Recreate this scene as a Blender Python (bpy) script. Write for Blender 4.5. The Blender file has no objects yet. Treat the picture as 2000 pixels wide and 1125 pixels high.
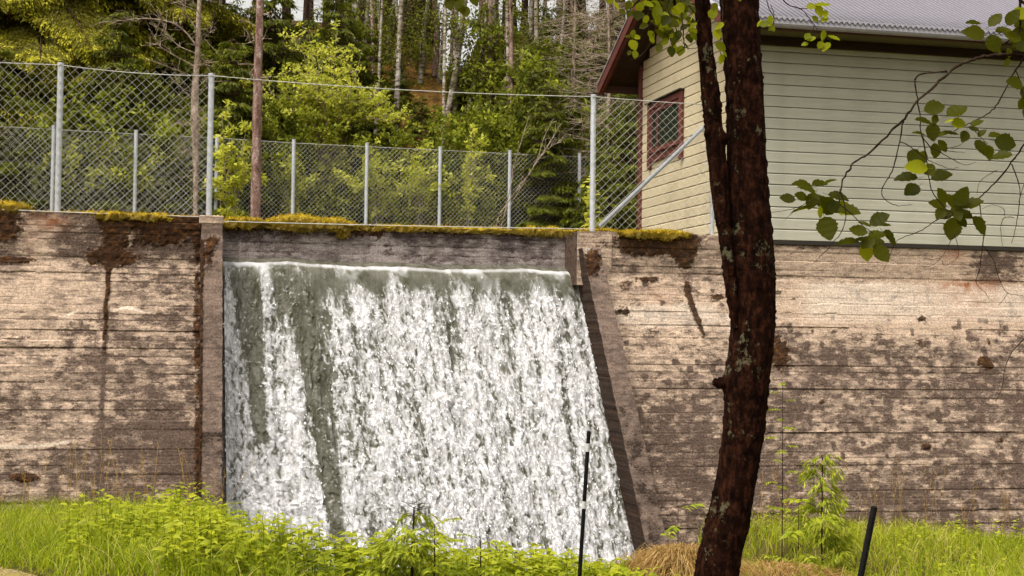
import bpy, math, random
import numpy as np
from mathutils import Vector, Matrix
from math import radians, sin, cos, atan, pi

C = bpy.context.scene.collection
sc = bpy.context.scene
rng = np.random.default_rng(7)
random.seed(7)

# ------------------------------------------------------------------ camera
FPX, TH, PI_, RO = 2950.0, atan(721 / 2950), atan(106 / 2950), 0.012
EYE = np.array([0, 0, 1.7])
_R0 = np.array([cos(TH), -sin(TH), 0.0])
FW = np.array([sin(TH) * cos(PI_), cos(TH) * cos(PI_), sin(PI_)])
_U0 = np.cross(_R0, FW)
RT = _R0 * cos(RO) + _U0 * sin(RO)
UP = -_R0 * sin(RO) + _U0 * cos(RO)
cd = bpy.data.cameras.new('camera')
cd.sensor_width = 36
cd.lens = 36 * FPX / 2000
cd.clip_end = 2000
cam = bpy.data.objects.new('camera', cd)
cam.matrix_world = Matrix(((RT[0], UP[0], -FW[0], EYE[0]), (RT[1], UP[1], -FW[1], EYE[1]), (RT[2], UP[2], -FW[2], EYE[2]), (0, 0, 0, 1)))
C.objects.link(cam)
sc.camera = cam

# ------------------------------------------------------------------ light
SUN_EL, SUN_AZ = radians(63), radians(-52)      # azimuth from +Y towards +X
wd = bpy.data.worlds.new('World')
sc.world = wd
wd.use_nodes = True
nt = wd.node_tree
nt.nodes.clear()
sky = nt.nodes.new('ShaderNodeTexSky')
sky.sky_type = 'NISHITA'
sky.sun_disc = False
sky.sun_elevation = SUN_EL
sky.sun_rotation = SUN_AZ
sky.air_density = 1.0
sky.dust_density = 6.0
sky.ozone_density = 1.0
hs = nt.nodes.new('ShaderNodeHueSaturation')     # overcast: the blue is greyed out
hs.inputs['Saturation'].default_value = 0.12
bg = nt.nodes.new('ShaderNodeBackground')
bg.inputs[1].default_value = 0.15
out = nt.nodes.new('ShaderNodeOutputWorld')
nt.links.new(sky.outputs[0], hs.inputs['Color'])
wm = nt.nodes.new('ShaderNodeMix')
wm.data_type, wm.blend_type = 'RGBA', 'MULTIPLY'
wm.inputs[0].default_value = 1
wm.inputs[7].default_value = (1.04, 1.0, .925, 1)
nt.links.new(hs.outputs[0], wm.inputs[6])
nt.links.new(wm.outputs[2], bg.inputs[0])
nt.links.new(bg.outputs[0], out.inputs[0])
sd = bpy.data.lights.new('sun', 'SUN')
sd.energy = 1.25
sd.angle = radians(22)
sd.color = (1.0, 0.945, 0.86)
so = bpy.data.objects.new('sun', sd)
to_sun = Vector((sin(SUN_AZ) * cos(SUN_EL), cos(SUN_AZ) * cos(SUN_EL) * -1, sin(SUN_EL)))
to_sun = Vector((sin(SUN_AZ) * cos(SUN_EL), -abs(cos(SUN_AZ)) * cos(SUN_EL), sin(SUN_EL)))
sky.sun_rotation = math.atan2(to_sun.x, to_sun.y)
so.rotation_euler = to_sun.to_track_quat('Z', 'Y').to_euler()
C.objects.link(so)
sc.view_settings.view_transform = 'Standard'
sc.view_settings.look = 'None'
sc.view_settings.gamma = 1
sc.view_settings.use_curve_mapping = False
sc.view_settings.exposure = 0.84
sc.cycles.max_bounces = 6
sc.cycles.transparent_max_bounces = 8

# ------------------------------------------------------------------ geometry helpers
def ray(u, v):
    u, v = np.asarray(u, float), np.asarray(v, float)
    return FW + ((u - 1000) / FPX)[..., None] * RT - ((v - 562.5) / FPX)[..., None] * UP
def atY(u, v, Y):
    d = ray(u, v)
    return EYE + d * (np.asarray(Y) / d[..., 1])[..., None]
def atX(u, v, X):
    d = ray(u, v)
    return EYE + d * (np.asarray(X) / d[..., 0])[..., None]
def atD(u, v, D):
    return EYE + ray(u, v) * np.asarray(D, float)[..., None]
def at_slope(u, v, Yt, zt, b):
    """point on the leaning plane Y = Yt - b*(zt - z)"""
    d = ray(u, v)
    t = (Yt - b * zt + b * EYE[2]) / (d[..., 1] - b * d[..., 2])
    return EYE + d * t[..., None]

def _h(ix, iy, iz, s):
    n = (ix * 374761393 + iy * 668265263 + iz * 2147483647 + s * 1274126177) & 0xffffffff
    n = ((n ^ (n >> 13)) * 1274126177) & 0xffffffff
    n = ((n ^ (n >> 16)) * 2246822519) & 0xffffffff
    return ((n ^ (n >> 15)) & 0xffffff) / float(0xffffff)
def vn(x, y, z=0.0, s=0):
    x, y, z = np.broadcast_arrays(np.asarray(x, float), np.asarray(y, float), np.asarray(z, float))
    ix, iy, iz = np.floor(x).astype(np.int64), np.floor(y).astype(np.int64), np.floor(z).astype(np.int64)
    fx, fy, fz = x - ix, y - iy, z - iz
    fx, fy, fz = [f * f * f * (f * (f * 6 - 15) + 10) for f in (fx, fy, fz)]
    r = 0
    for a in (0, 1):
        for b in (0, 1):
            for c in (0, 1):
                w = (fx if a else 1 - fx) * (fy if b else 1 - fy) * (fz if c else 1 - fz)
                r = r + w * _h(ix + a, iy + b, iz + c, s)
    return r
def fbm(x, y, z=0.0, s=0, o=4):
    r, a, t = 0, 1.0, 0
    for k in range(o):
        r = r + a * vn(np.asarray(x) * 2 ** k, np.asarray(y) * 2 ** k, np.asarray(z) * 2 ** k, s + k * 17)
        t += a
        a *= 0.5
    return r / t
def worley(x, y, s=0):
    ix, iy = np.floor(x).astype(np.int64), np.floor(y).astype(np.int64)
    f1 = np.full(x.shape, 9.0)
    f2 = f1.copy()
    for a in (-1, 0, 1):
        for b in (-1, 0, 1):
            cx, cy = ix + a, iy + b
            d = np.hypot(cx + _h(cx, cy, cx * 0, s) - x, cy + _h(cx, cy, cx * 0 + 5, s) - y)
            m = d < f1
            f2 = np.where(m, f1, np.minimum(f2, d))
            f1 = np.where(m, d, f1)
    return f1, f2
def ss(x, a, b):
    t = np.clip((np.asarray(x, float) - a) / (b - a), 0, 1)
    return t * t * (3 - 2 * t)
def unit(v):
    v = np.asarray(v, float)
    return v / np.maximum(np.linalg.norm(v, axis=-1, keepdims=True), 1e-9)

class G:
    """collects vertices, faces and point attributes for ONE mesh"""
    def __init__(s):
        s.V, s.F, s.A, s.n = [], [], [], 0
    def add(s, V, F, **at):
        V = np.asarray(V, float).reshape(-1, 3)
        if len(V) == 0: return s
        for f in (F if isinstance(F, list) else [F]):
            f = np.asarray(f, np.int64)
            if f.size: s.F.append(f + s.n)
        s.V.append(V)
        s.A.append((len(V), at))
        s.n += len(V)
        return s
    def data(s):
        V = np.concatenate(s.V)
        names = {k for _, a in s.A for k in a}
        at = {k: np.concatenate([np.broadcast_to(np.asarray(a.get(k, 0.0), float), (n,)) for n, a in s.A]) for k in names}
        return V, s.F, at
    def mesh(s, name, mat, smooth=False):
        V, Fs, at = s.data()
        me = bpy.data.meshes.new(name)
        me.vertices.add(len(V))
        me.vertices.foreach_set('co', V.astype(np.float32).ravel())
        tot = np.concatenate([np.full(len(f), f.shape[1], np.int32) for f in Fs])
        idx = np.concatenate([f.ravel() for f in Fs]).astype(np.int32)
        me.loops.add(len(idx))
        me.loops.foreach_set('vertex_index', idx)
        me.polygons.add(len(tot))
        st = np.zeros(len(tot), np.int32)
        st[1:] = np.cumsum(tot)[:-1]
        me.polygons.foreach_set('loop_start', st)
        me.polygons.foreach_set('loop_total', tot)
        me.polygons.foreach_set('use_smooth', np.full(len(tot), smooth, bool))
        for k, a in at.items():
            x = me.attributes.new(k, 'FLOAT', 'POINT')
            x.data.foreach_set('value', a.astype(np.float32))
        me.update(calc_edges=True)
        me.materials.append(mat)
        return me
def link(name, me, parent=None, loc=None):
    o = bpy.data.objects.new(name, me)
    C.objects.link(o)
    if parent is not None:
        o.parent = parent
        p = parent
        t = Vector((0, 0, 0))
        while p is not None:
            t += p.location
            p = p.parent
        if parent.get('_w'): o.matrix_parent_inverse = Matrix.Translation(-t)
    if loc is not None: o.location = loc
    return o
def obj(name, g, mat, parent=None, smooth=False):
    return link(name, g.mesh(name, mat, smooth), parent)
def tag(o, label=None, cat=None, group=None, kind=None):
    if label is not None: o['label'] = label
    if cat: o['category'] = cat
    if group: o['group'] = group
    if kind: o['kind'] = kind
    return o
ROOTS = []
def thing(name, label, cat, loc=(0, 0, 0), group=None, world=True):
    """an Empty at the thing's base; its parts are modelled in world coordinates when world=True"""
    o = bpy.data.objects.new(name, None)
    o.empty_display_size = 0.2
    C.objects.link(o)
    o.location = [float(x) for x in loc]
    if world:
        o['_w'] = 1
        ROOTS.append(o)
    return tag(o, label, cat, group)
def copy_thing(o, parent=None):
    c = o.copy()
    C.objects.link(c)
    if parent is not None: c.parent = parent
    for ch in list(o.children): copy_thing(ch, c)
    return c

def box(x0, x1, y0, y1, z0, z1):
    V = [(x, y, z) for z in (z0, z1) for y in (y0, y1) for x in (x0, x1)]
    F = [(0, 2, 3, 1), (4, 5, 7, 6), (0, 1, 5, 4), (2, 6, 7, 3), (0, 4, 6, 2), (1, 3, 7, 5)]
    return np.array(V), np.array(F)
def bbox(x0, x1, y0, y1, z0, z1, b=0.006):
    """box with chamfered vertical and horizontal edges (cheap: 24 verts)"""
    V, F = [], []
    xs, ys, zs = (x0, x1), (y0, y1), (z0, z1)
    idx = {}
    for i in (0, 1):
        for j in (0, 1):
            for k in (0, 1):
                sx, sy, sz = (1 if i == 0 else -1), (1 if j == 0 else -1), (1 if k == 0 else -1)
                p = np.array((xs[i], ys[j], zs[k]), float)
                for a in range(3):
                    q = p + b * np.array((sx, sy, sz)) * (np.arange(3) != a)
                    idx[(i, j, k, a)] = len(V)
                    V.append(q)
    def q(*l): F.append([idx[t] for t in l])
    for i in (0, 1): q((i, 0, 0, 0), (i, 1, 0, 0), (i, 1, 1, 0), (i, 0, 1, 0))
    for j in (0, 1): q((0, j, 0, 1), (1, j, 0, 1), (1, j, 1, 1), (0, j, 1, 1))
    for k in (0, 1): q((0, 0, k, 2), (1, 0, k, 2), (1, 1, k, 2), (0, 1, k, 2))
    for i in (0, 1):
        for j in (0, 1): q((i, j, 0, 0), (i, j, 1, 0), (i, j, 1, 1), (i, j, 0, 1))
        for k in (0, 1): q((i, 0, k, 0), (i, 1, k, 0), (i, 1, k, 2), (i, 0, k, 2))
    for j in (0, 1):
        for k in (0, 1): q((0, j, k, 1), (1, j, k, 1), (1, j, k, 2), (0, j, k, 2))
    T = [[idx[(i, j, k, a)] for a in range(3)] for i in (0, 1) for j in (0, 1) for k in (0, 1)]
    return np.array(V), [np.array(F), np.array(T)]
def prism(prof, axis, a0, a1):
    """closed 2-D profile swept along X ('x': profile=(y,z)) or Y ('y': profile=(x,z))"""
    n = len(prof)
    P = np.array(prof, float)
    def emb(a):
        r = np.zeros((n, 3))
        if axis == 'x': r[:, 0], r[:, 1], r[:, 2] = a, P[:, 0], P[:, 1]
        else: r[:, 1], r[:, 0], r[:, 2] = a, P[:, 0], P[:, 1]
        return r
    V = np.concatenate([emb(a0), emb(a1)])
    i = np.arange(n)
    F = [np.stack([i, (i + 1) % n, (i + 1) % n + n, i + n], 1)]
    F.append(i[None, :])
    F.append((i[::-1] + n)[None, :])
    return V, F
def grid_faces(nr, nc, wrap=False):
    r, c = np.meshgrid(np.arange(nr - 1), np.arange(nc if wrap else nc - 1), indexing='ij')
    a = r * nc + c
    b = r * nc + (c + 1) % nc
    return np.stack([a, b, b + nc, a + nc], -1).reshape(-1, 4)
def tube(P, rad, k=6, cap=True):
    P = np.asarray(P, float)
    m = len(P)
    rad = np.broadcast_to(np.asarray(rad, float), (m,))
    T = unit(np.gradient(P, axis=0)) if m > 2 else np.repeat(unit(P[1:] - P[:1]), 2, 0)
    ref = np.array((0, 0, 1.0)) if abs(T[:, 2]).mean() < .8 else np.array((1.0, 0.1, 0))
    S = unit(np.cross(T, ref))
    N = np.cross(S, T)
    a = np.arange(k) * 2 * pi / k
    V = P[:, None] + rad[:, None, None] * (np.cos(a)[None, :, None] * S[:, None] + np.sin(a)[None, :, None] * N[:, None])
    F = [grid_faces(m, k, True)]
    V = V.reshape(-1, 3)
    if cap:
        F.append(np.arange(k)[None, ::-1])
        F.append((np.arange(k) + (m - 1) * k)[None])
    return V, F
def sticks(A, B, r0, r1=None, k=3):
    """many straight thin rods at once"""
    A, B = np.asarray(A, float), np.asarray(B, float)
    n = len(A)
    r1 = r0 if r1 is None else r1
    T = unit(B - A)
    ref = np.where(np.abs(T[:, 2:3]) < .8, np.array((0, 0, 1.0)), np.array((1.0, 0, 0)))
    S = unit(np.cross(T, ref))
    N = np.cross(S, T)
    a = np.arange(k) * 2 * pi / k
    o = np.cos(a)[None, :, None] * S[:, None] + np.sin(a)[None, :, None] * N[:, None]
    r0 = np.broadcast_to(np.asarray(r0, float), (n,))[:, None, None]
    r1 = np.broadcast_to(np.asarray(r1, float), (n,))[:, None, None]
    V = np.concatenate([A[:, None] + o * r0, B[:, None] + o * r1], 1).reshape(-1, 3)
    i = np.arange(k)
    f = np.stack([i, (i + 1) % k, (i + 1) % k + k, i + k], 1)
    return V, (f[None] + (np.arange(n) * 2 * k)[:, None, None]).reshape(-1, 4)
def curve(pts, n=24):
    """smooth path through control points (any columns)"""
    P = np.asarray(pts, float)
    t = np.linspace(0, len(P) - 1, n)
    i = np.clip(t.astype(int), 0, len(P) - 2)
    f = (t - i)[:, None]
    p0, p1, p2, p3 = P[np.maximum(i - 1, 0)], P[i], P[i + 1], P[np.minimum(i + 2, len(P) - 1)]
    return .5 * (2 * p1 + (p2 - p0) * f + (2 * p0 - 5 * p1 + 4 * p2 - p3) * f * f + (3 * p1 - p0 - 3 * p2 + p3) * f ** 3)
def leaves(B, A, N, L, W, fold=.2):
    """rhombic leaf blades: base B, axis A, normal N"""
    B, A = np.asarray(B, float), unit(A)
    n = len(B)
    L = np.broadcast_to(np.asarray(L, float), (n,))[:, None]
    W = np.broadcast_to(np.asarray(W, float), (n,))[:, None]
    S = unit(np.cross(A, N))
    N2 = np.cross(S, A)
    m = B + A * L * .48
    V = np.stack([B, m + S * W / 2 + N2 * W * fold, B + A * L, m - S * W / 2 + N2 * W * fold], 1).reshape(-1, 3)
    o = (np.arange(n) * 4)[:, None]
    return V, np.concatenate([o + np.array([[0, 1, 2]]), o + np.array([[0, 2, 3]])])
def rvec(n, r=None):
    return unit((r or rng).normal(size=(n, 3)))

# ------------------------------------------------------------------ material helpers
def lin(r, g, b):
    f = lambda c: (c / 12.92 if c <= .04045 else ((c + .055) / 1.055) ** 2.4)
    return (f(r / 255), f(g / 255), f(b / 255), 1)
class M:
    def __init__(s, name):
        s.m = bpy.data.materials.new(name)
        s.m.use_nodes = True
        s.t = s.m.node_tree
        s.t.nodes.clear()
        s.out = s.t.nodes.new('ShaderNodeOutputMaterial')
        s._p = None
    def n(s, ty, **k):
        x = s.t.nodes.new(ty)
        for a, b in k.items(): setattr(x, a, b)
        return x
    def l(s, a, b): s.t.links.new(a, b)
    def set(s, sock, v):
        if hasattr(v, 'links') or isinstance(v, bpy.types.NodeSocket): s.l(v, sock)
        elif isinstance(v, (tuple, list)) and len(v) == 3 and sock.type == 'RGBA': sock.default_value = (*v, 1)
        else: sock.default_value = v
    def pos(s):
        if s._p is None: s._p = s.n('ShaderNodeTexCoord').outputs['Object']
        return s._p
    def map(s, sc_=(1, 1, 1), loc=(0, 0, 0), rot=(0, 0, 0)):
        x = s.n('ShaderNodeMapping')
        x.inputs['Scale'].default_value = sc_
        x.inputs['Location'].default_value = loc
        x.inputs['Rotation'].default_value = rot
        s.l(s.pos(), x.inputs[0])
        return x.outputs[0]
    def noise(s, scale, detail=4, rough=.55, vec=None, dist=0):
        x = s.n('ShaderNodeTexNoise')
        x.inputs['Scale'].default_value = scale
        x.inputs['Detail'].default_value = detail
        x.inputs['Roughness'].default_value = rough
        x.inputs['Distortion'].default_value = dist
        s.l(vec if vec is not None else s.pos(), x.inputs['Vector'])
        return x.outputs[0]
    def vor(s, scale, vec=None, feat='F1'):
        x = s.n('ShaderNodeTexVoronoi', feature=feat)
        x.inputs['Scale'].default_value = scale
        s.l(vec if vec is not None else s.pos(), x.inputs['Vector'])
        return x.outputs['Distance']
    def attr(s, name):
        return s.n('ShaderNodeAttribute', attribute_name=name).outputs['Fac']
    def rnd(s):
        return s.n('ShaderNodeObjectInfo').outputs['Random']
    def ramp(s, fac, stops, interp='LINEAR'):
        x = s.n('ShaderNodeValToRGB')
        r = x.color_ramp
        r.interpolation = interp
        while len(r.elements) < len(stops): r.elements.new(.5)
        for e, (p, c) in zip(r.elements, stops):
            e.position = p
            e.color = c if len(c) == 4 else (*c, 1)
        s.set(x.inputs[0], fac)
        return x.outputs[0]
    def fr(s, fac, a, b, lo=0.0, hi=1.0):
        x = s.n('ShaderNodeMapRange')
        x.inputs[1].default_value, x.inputs[2].default_value = a, b
        x.inputs[3].default_value, x.inputs[4].default_value = lo, hi
        s.set(x.inputs[0], fac)
        return x.outputs[0]
    def mix(s, f, a, b, mode='MIX'):
        x = s.n('ShaderNodeMix', data_type='RGBA', blend_type=mode)
        s.set(x.inputs[0], f)
        s.set(x.inputs[6], a)
        s.set(x.inputs[7], b)
        return x.outputs[2]
    def math(s, op, a, b=0.0, clamp=False):
        x = s.n('ShaderNodeMath', operation=op)
        x.use_clamp = clamp
        s.set(x.inputs[0], a)
        s.set(x.inputs[1], b)
        return x.outputs[0]
    def bump(s, h, strength=.4, dist=.01):
        x = s.n('ShaderNodeBump')
        x.inputs['Strength'].default_value = strength
        x.inputs['Distance'].default_value = dist
        s.l(h, x.inputs['Height'])
        return x.outputs[0]
    def pbsdf(s, col, rough=.8, bump=None, metal=0, spec=.3, **k):
        x = s.n('ShaderNodeBsdfPrincipled')
        s.set(x.inputs['Base Color'], col)
        s.set(x.inputs['Roughness'], rough)
        s.set(x.inputs['Metallic'], metal)
        s.set(x.inputs['Specular IOR Level'], spec)
        if bump is not None: s.l(bump, x.inputs['Normal'])
        for a, b in k.items(): s.set(x.inputs[a], b)
        s.l(x.outputs[0], s.out.inputs[0])
        return s.m
    def leaf(s, col, trans=.45, tcol=None, gloss=.012):
        d = s.n('ShaderNodeBsdfDiffuse')
        s.set(d.inputs[0], col)
        t = s.n('ShaderNodeBsdfTranslucent')
        s.set(t.inputs[0], tcol if tcol is not None else col)
        a = s.n('ShaderNodeMixShader')
        a.inputs[0].default_value = trans
        s.l(d.outputs[0], a.inputs[1])
        s.l(t.outputs[0], a.inputs[2])
        g = s.n('ShaderNodeBsdfGlossy')
        g.inputs['Roughness'].default_value = .45
        b = s.n('ShaderNodeMixShader')
        b.inputs[0].default_value = gloss
        s.l(a.outputs[0], b.inputs[1])
        s.l(g.outputs[0], b.inputs[2])
        s.l(b.outputs[0], s.out.inputs[0])
        return s.m

# ------------------------------------------------------------------ materials
def concrete(name, light, mid, dark, lich=.5, streak=1.0):
    m = M(name)
    big = m.noise(.9, 3)
    st = m.noise(1.0, 6, .65, m.map((1.1, 1.1, 13)))
    fine = m.noise(38, 5, .7)
    col = m.mix(m.fr(big, .3, .7), mid, tuple(c * 1.35 for c in mid[:3]))
    # pale lime skin left between the board marks
    pn = m.noise(1.0, 9, .74, m.map((4.2, 1, 4.2 + 11 * streak)))
    pn2 = m.noise(17, 8, .76, m.map((.6, 1, 1.4)))
    pf = m.math('ADD', m.math('ADD', m.math('MULTIPLY', pn, .62), m.math('MULTIPLY', pn2, .38)), m.math('MULTIPLY', m.math('SUBTRACT', m.attr('pale'), m.attr('dark')), .15))
    col = m.mix(m.fr(pf, .405, .52, 0, .95), col, m.mix(m.fr(fine, .3, .7), light, tuple(min(1, c * 1.3) for c in light[:3])))
    # black and brown lichen crust, thickest where dark is high; dark also holds painted shade
    n1 = m.noise(6, 8, .72, m.map((.6, .7, 1.3)))
    n2 = m.noise(30, 6, .8, m.map((.6, .7, 1.3)))
    n3 = m.noise(42, 4, .8, m.map((.8, .8, 1.2)))
    cr = m.math('ADD', m.math('ADD', m.math('MULTIPLY', n1, .36), m.math('MULTIPLY', n2, .44)), m.math('MULTIPLY', n3, .20))
    thr = m.math('SUBTRACT', m.math('ADD', cr, m.math('MULTIPLY', m.attr('dark'), .26)), .36 + .5 * (1 - lich))
    f = m.fr(thr, .085, .155)
    col = m.mix(m.math('MULTIPLY', f, m.fr(n3, .36, .62, .52, .98)), col, m.mix(m.fr(n2, .35, .65), tuple(c * 1.35 for c in dark[:3]), tuple(c * .42 for c in dark[:3])))
    col = m.mix(m.math('MULTIPLY', m.fr(m.attr('pale'), .62, 1.0), m.fr(n2, .30, .48)), col, (.64, .54, .45))
    fine_l = m.noise(1.0, 5, .7, m.map((2.2, 1, 34)))
    col = m.mix(1, col, m.fr(fine_l, .3, .7, .72, 1.22), 'MULTIPLY')
    grain = m.fr(m.noise(40, 5, .85), .32, .68, .42, 1.52)
    col = m.mix(1, col, grain, 'MULTIPLY')
    col = m.mix(m.math('MULTIPLY', m.attr('rust'), m.fr(m.noise(9, 5), .3, .65)), col, (.30, .10, .035))
    ms = m.fr(m.math('ADD', m.attr('moss'), m.math('MULTIPLY', m.math('SUBTRACT', m.noise(13, 9, .82), .5), 2.3)), .46, .56)
    mc = m.ramp(m.noise(14, 6, .7), [(.3, (.012, .006, .003, 1)), (.54, (.045, .018, .006, 1)), (.72, (.16, .07, .014, 1))])
    col = m.mix(m.math('MULTIPLY', ms, .95), col, mc)
    hgt = m.math('ADD', m.noise(30, 8, .75), m.math('MULTIPLY', m.noise(110, 3), .35))
    return m.pbsdf(col, .92, m.bump(hgt, .75, .02), spec=.15)
MAT_CON = concrete('board_marked_concrete', (.45, .335, .25, 1), (.18, .130, .100, 1), (.075, .048, .037, 1), .655)
MAT_PAR = concrete('weathered_parapet_concrete', (.30, .255, .24, 1), (.13, .105, .10, 1), (.055, .034, .03, 1), .60, .5)
MAT_PIL = concrete('brown_pilaster_concrete', (.185, .132, .106, 1), (.10, .072, .058, 1), (.026, .015, .010, 1), .62, .3)

def metal_mat(name, c0, c1, rough=.5, metal=.55):
    m = M(name)
    n = m.noise(14, 5, .6)
    return m.pbsdf(m.mix(m.fr(n, .3, .7), c0, c1), m.fr(n, .3, .7, rough - .1, rough + .15), m.bump(m.noise(60, 3), .15, .002), metal=metal)
MAT_GALV = metal_mat('galvanised_steel', (.40, .42, .44, 1), (.54, .56, .60, 1), .5, .3)
MAT_WIRE = metal_mat('galvanised_wire', (.36, .35, .31, 1), (.50, .49, .45, 1), .5, .2)
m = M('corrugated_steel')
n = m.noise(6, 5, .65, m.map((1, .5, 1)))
col = m.mix(m.attr('crest'), (.045, .042, .05, 1), (.20, .19, .225, 1))  # shading of the corrugation grooves painted in: dark valleys, light crests
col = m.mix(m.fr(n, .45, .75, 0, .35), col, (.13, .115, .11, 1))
MAT_BRACE = metal_mat('dull_steel_pipe', (.24, .25, .26, 1), (.36, .37, .39, 1), .6, .2)
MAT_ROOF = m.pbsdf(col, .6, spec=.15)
MAT_GUT = metal_mat('grey_gutter', (.30, .29, .33, 1), (.40, .385, .43, 1), .45, .2)

def paint(name, c0, c1, grain=(1, 1, 30), dirt=.35):
    m = M(name)
    n = m.noise(3, 6, .65, m.map(grain))
    d = m.noise(1.6, 6, .7)
    col = m.mix(m.fr(n, .32, .68), c0, c1)
    col = m.mix(m.math('MULTIPLY', m.fr(d, .48, .8), dirt), col, tuple(c * .55 for c in c0[:3]))
    sp = m.fr(m.noise(55, 3, .6), .68, .74)
    col = m.mix(m.math('MULTIPLY', sp, .5), col, (.12, .10, .07))
    rv = m.fr(m.rnd(), 0, 1, .90, 1.06)
    col = m.mix(1, col, rv, 'MULTIPLY')
    return m.pbsdf(col, .68, m.bump(m.noise(8, 6, .7, m.map(tuple(g * 2 for g in grain))), .35, .004), spec=.25)
MAT_SID = paint('grey_green_siding', (.39, .375, .30, 1), (.495, .48, .395, 1), (.35, 1, 22), .5)
MAT_SIDG = paint('cream_siding', (.50, .42, .27, 1), (.61, .53, .36, 1), (1, .35, 22), .55)
MAT_RED = paint('red_trim_paint', (.085, .022, .016, 1), (.145, .042, .032, 1), (1, 1, 6), .5)
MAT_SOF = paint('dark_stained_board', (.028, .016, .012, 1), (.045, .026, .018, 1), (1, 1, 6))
MAT_FAS = paint('brown_fascia_board', (.085, .038, .028, 1), (.12, .055, .04, 1), (.3, 1, 10))
MAT_DARK = M('dark_backing').pbsdf((.03, .025, .02, 1), .9)
m = M('window_glass')
MAT_GLASS = m.pbsdf((.02, .025, .02, 1), .03, m.bump(m.noise(1.5, 2), .05, .01), spec=.9)
m = M('black_plastic')
MAT_BLK = m.pbsdf(m.mix(m.fr(m.noise(40, 4), .4, .7), (.003, .003, .0035, 1), (.008, .008, .008, 1)), .5, spec=.15)
m = M('grey_reflective_tape')
MAT_TAPE = m.pbsdf(m.mix(m.noise(60, 3), (.42, .42, .42, 1), (.55, .55, .55, 1)), .4)

def bark(name, c0, c1, c2, sc_=(6, 6, 1.4), lichen=None, lf=.6, bump=.6):
    m = M(name)
    n = m.noise(3, 8, .7, m.map(sc_))
    n2 = m.noise(22, 6, .75)
    col = m.ramp(m.math('ADD', m.math('MULTIPLY', n, .6), m.math('MULTIPLY', n2, .4)), [(.40, c0), (.5, c1), (.60, c2)])
    if lichen:
        l = m.noise(4.2, 8, .78, m.map((1.3, 1.3, .7)))
        l2 = m.noise(19, 4, .7)
        fl = m.fr(m.math('ADD', m.math('MULTIPLY', l, .62), m.math('MULTIPLY', l2, .38)), lf, lf + .035)
        col = m.mix(m.math('MULTIPLY', fl, .85), col, m.mix(m.noise(50, 3), lichen, tuple(c * 1.7 for c in lichen[:3])))
    h = m.math('ADD', m.noise(5, 8, .75, m.map(sc_)), m.math('MULTIPLY', m.noise(45, 5, .8), .5))
    return m.pbsdf(col, .95, m.bump(h, bump, .02), spec=.03)
MAT_ALDER = bark('mossy_alder_bark', (.0035, .0014, .0009, 1), (.013, .0046, .0028, 1), (.044, .0155, .0075, 1), (11, 11, 4), (.085, .078, .046, 1), .560, .8)
MAT_TWIG = bark('dark_twig_bark', (.012, .008, .006, 1), (.03, .018, .012, 1), (.06, .04, .028, 1))
MAT_PINE = bark('pine_bark', (.10, .055, .04, 1), (.22, .135, .11, 1), (.42, .30, .26, 1), (3.2, 3.2, 1.3), (.34, .31, .27, 1), .56)
MAT_SPB = bark('spruce_bark', (.022, .013, .009, 1), (.055, .033, .024, 1), (.115, .075, .055, 1), (8, 8, 3))
MAT_DEADW = bark('dead_grey_wood', (.12, .085, .06, 1), (.30, .23, .175, 1), (.52, .44, .36, 1), (4, 4, 1.4))
m = M('birch_bark')
b1 = m.noise(2.2, 6, .7, m.map((1.5, 1.5, 5)))
b2 = m.noise(1.1, 5, .7)
cc = m.ramp(b1, [(.40, (.06, .045, .035, 1)), (.48, (.36, .30, .25, 1)), (.60, (.55, .50, .44, 1))])
cc = m.mix(m.fr(b2, .45, .62, 0, .8), cc, (.13, .10, .035))
MAT_BIRCH = m.pbsdf(cc, .85, m.bump(b1, .4, .02), spec=.15)

def leafmat(name, stops, trans=.45, var=.35, gloss=.012):
    """stops: colours along the per-leaf tint 0..1"""
    m = M(name)
    t = m.math('ADD', m.attr('tint'), m.math('MULTIPLY', m.math('SUBTRACT', m.noise(2.2, 3), .5), var))
    c = m.ramp(t, stops)
    return m.leaf(c, trans, gloss=gloss)
MAT_SPR = leafmat('spruce_needles', [(0, (.055, .060, .007, 1)), (.4, (.15, .13, .010, 1)), (.75, (.42, .41, .02, 1)), (1, (.70, .63, .07, 1))], .45)
MAT_DSPR = leafmat('dark_spruce_needles', [(0, (.036, .043, .004, 1)), (.5, (.115, .13, .010, 1)), (1, (.33, .35, .024, 1))], .42)
MAT_SHRUB = leafmat('bright_shrub_leaves', [(0, (.14, .16, .014, 1)), (.5, (.42, .45, .04, 1)), (1, (.74, .72, .12, 1))], .5)
MAT_UNDER = leafmat('undergrowth_leaves', [(0, (.05, .06, .006, 1)), (.5, (.18, .21, .016, 1)), (1, (.50, .53, .05, 1))], .45)
MAT_BLF = leafmat('birch_leaves', [(0, (.045, .055, .006, 1)), (.5, (.14, .16, .014, 1)), (1, (.36, .38, .04, 1))], .5)
MAT_GRASS = leafmat('grass_blades', [(0, (.06, .085, .005, 1)), (.45, (.22, .29, .010, 1)), (.8, (.46, .50, .022, 1)), (1, (.56, .46, .15, 1))], .5)
MAT_WEED = leafmat('nettle_leaves', [(0, (.055, .08, .006, 1)), (.5, (.23, .285, .012, 1)), (1, (.50, .51, .035, 1))], .5)
MAT_DRY = leafmat('dry_grass', [(0, (.14, .075, .02, 1)), (.5, (.36, .215, .06, 1)), (1, (.56, .40, .17, 1))], .35)
MAT_MOSSY = leafmat('yellow_moss', [(0, (.075, .055, .010, 1)), (.45, (.29, .19, .012, 1)), (1, (.58, .43, .03, 1))], .3, .5)
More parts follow.
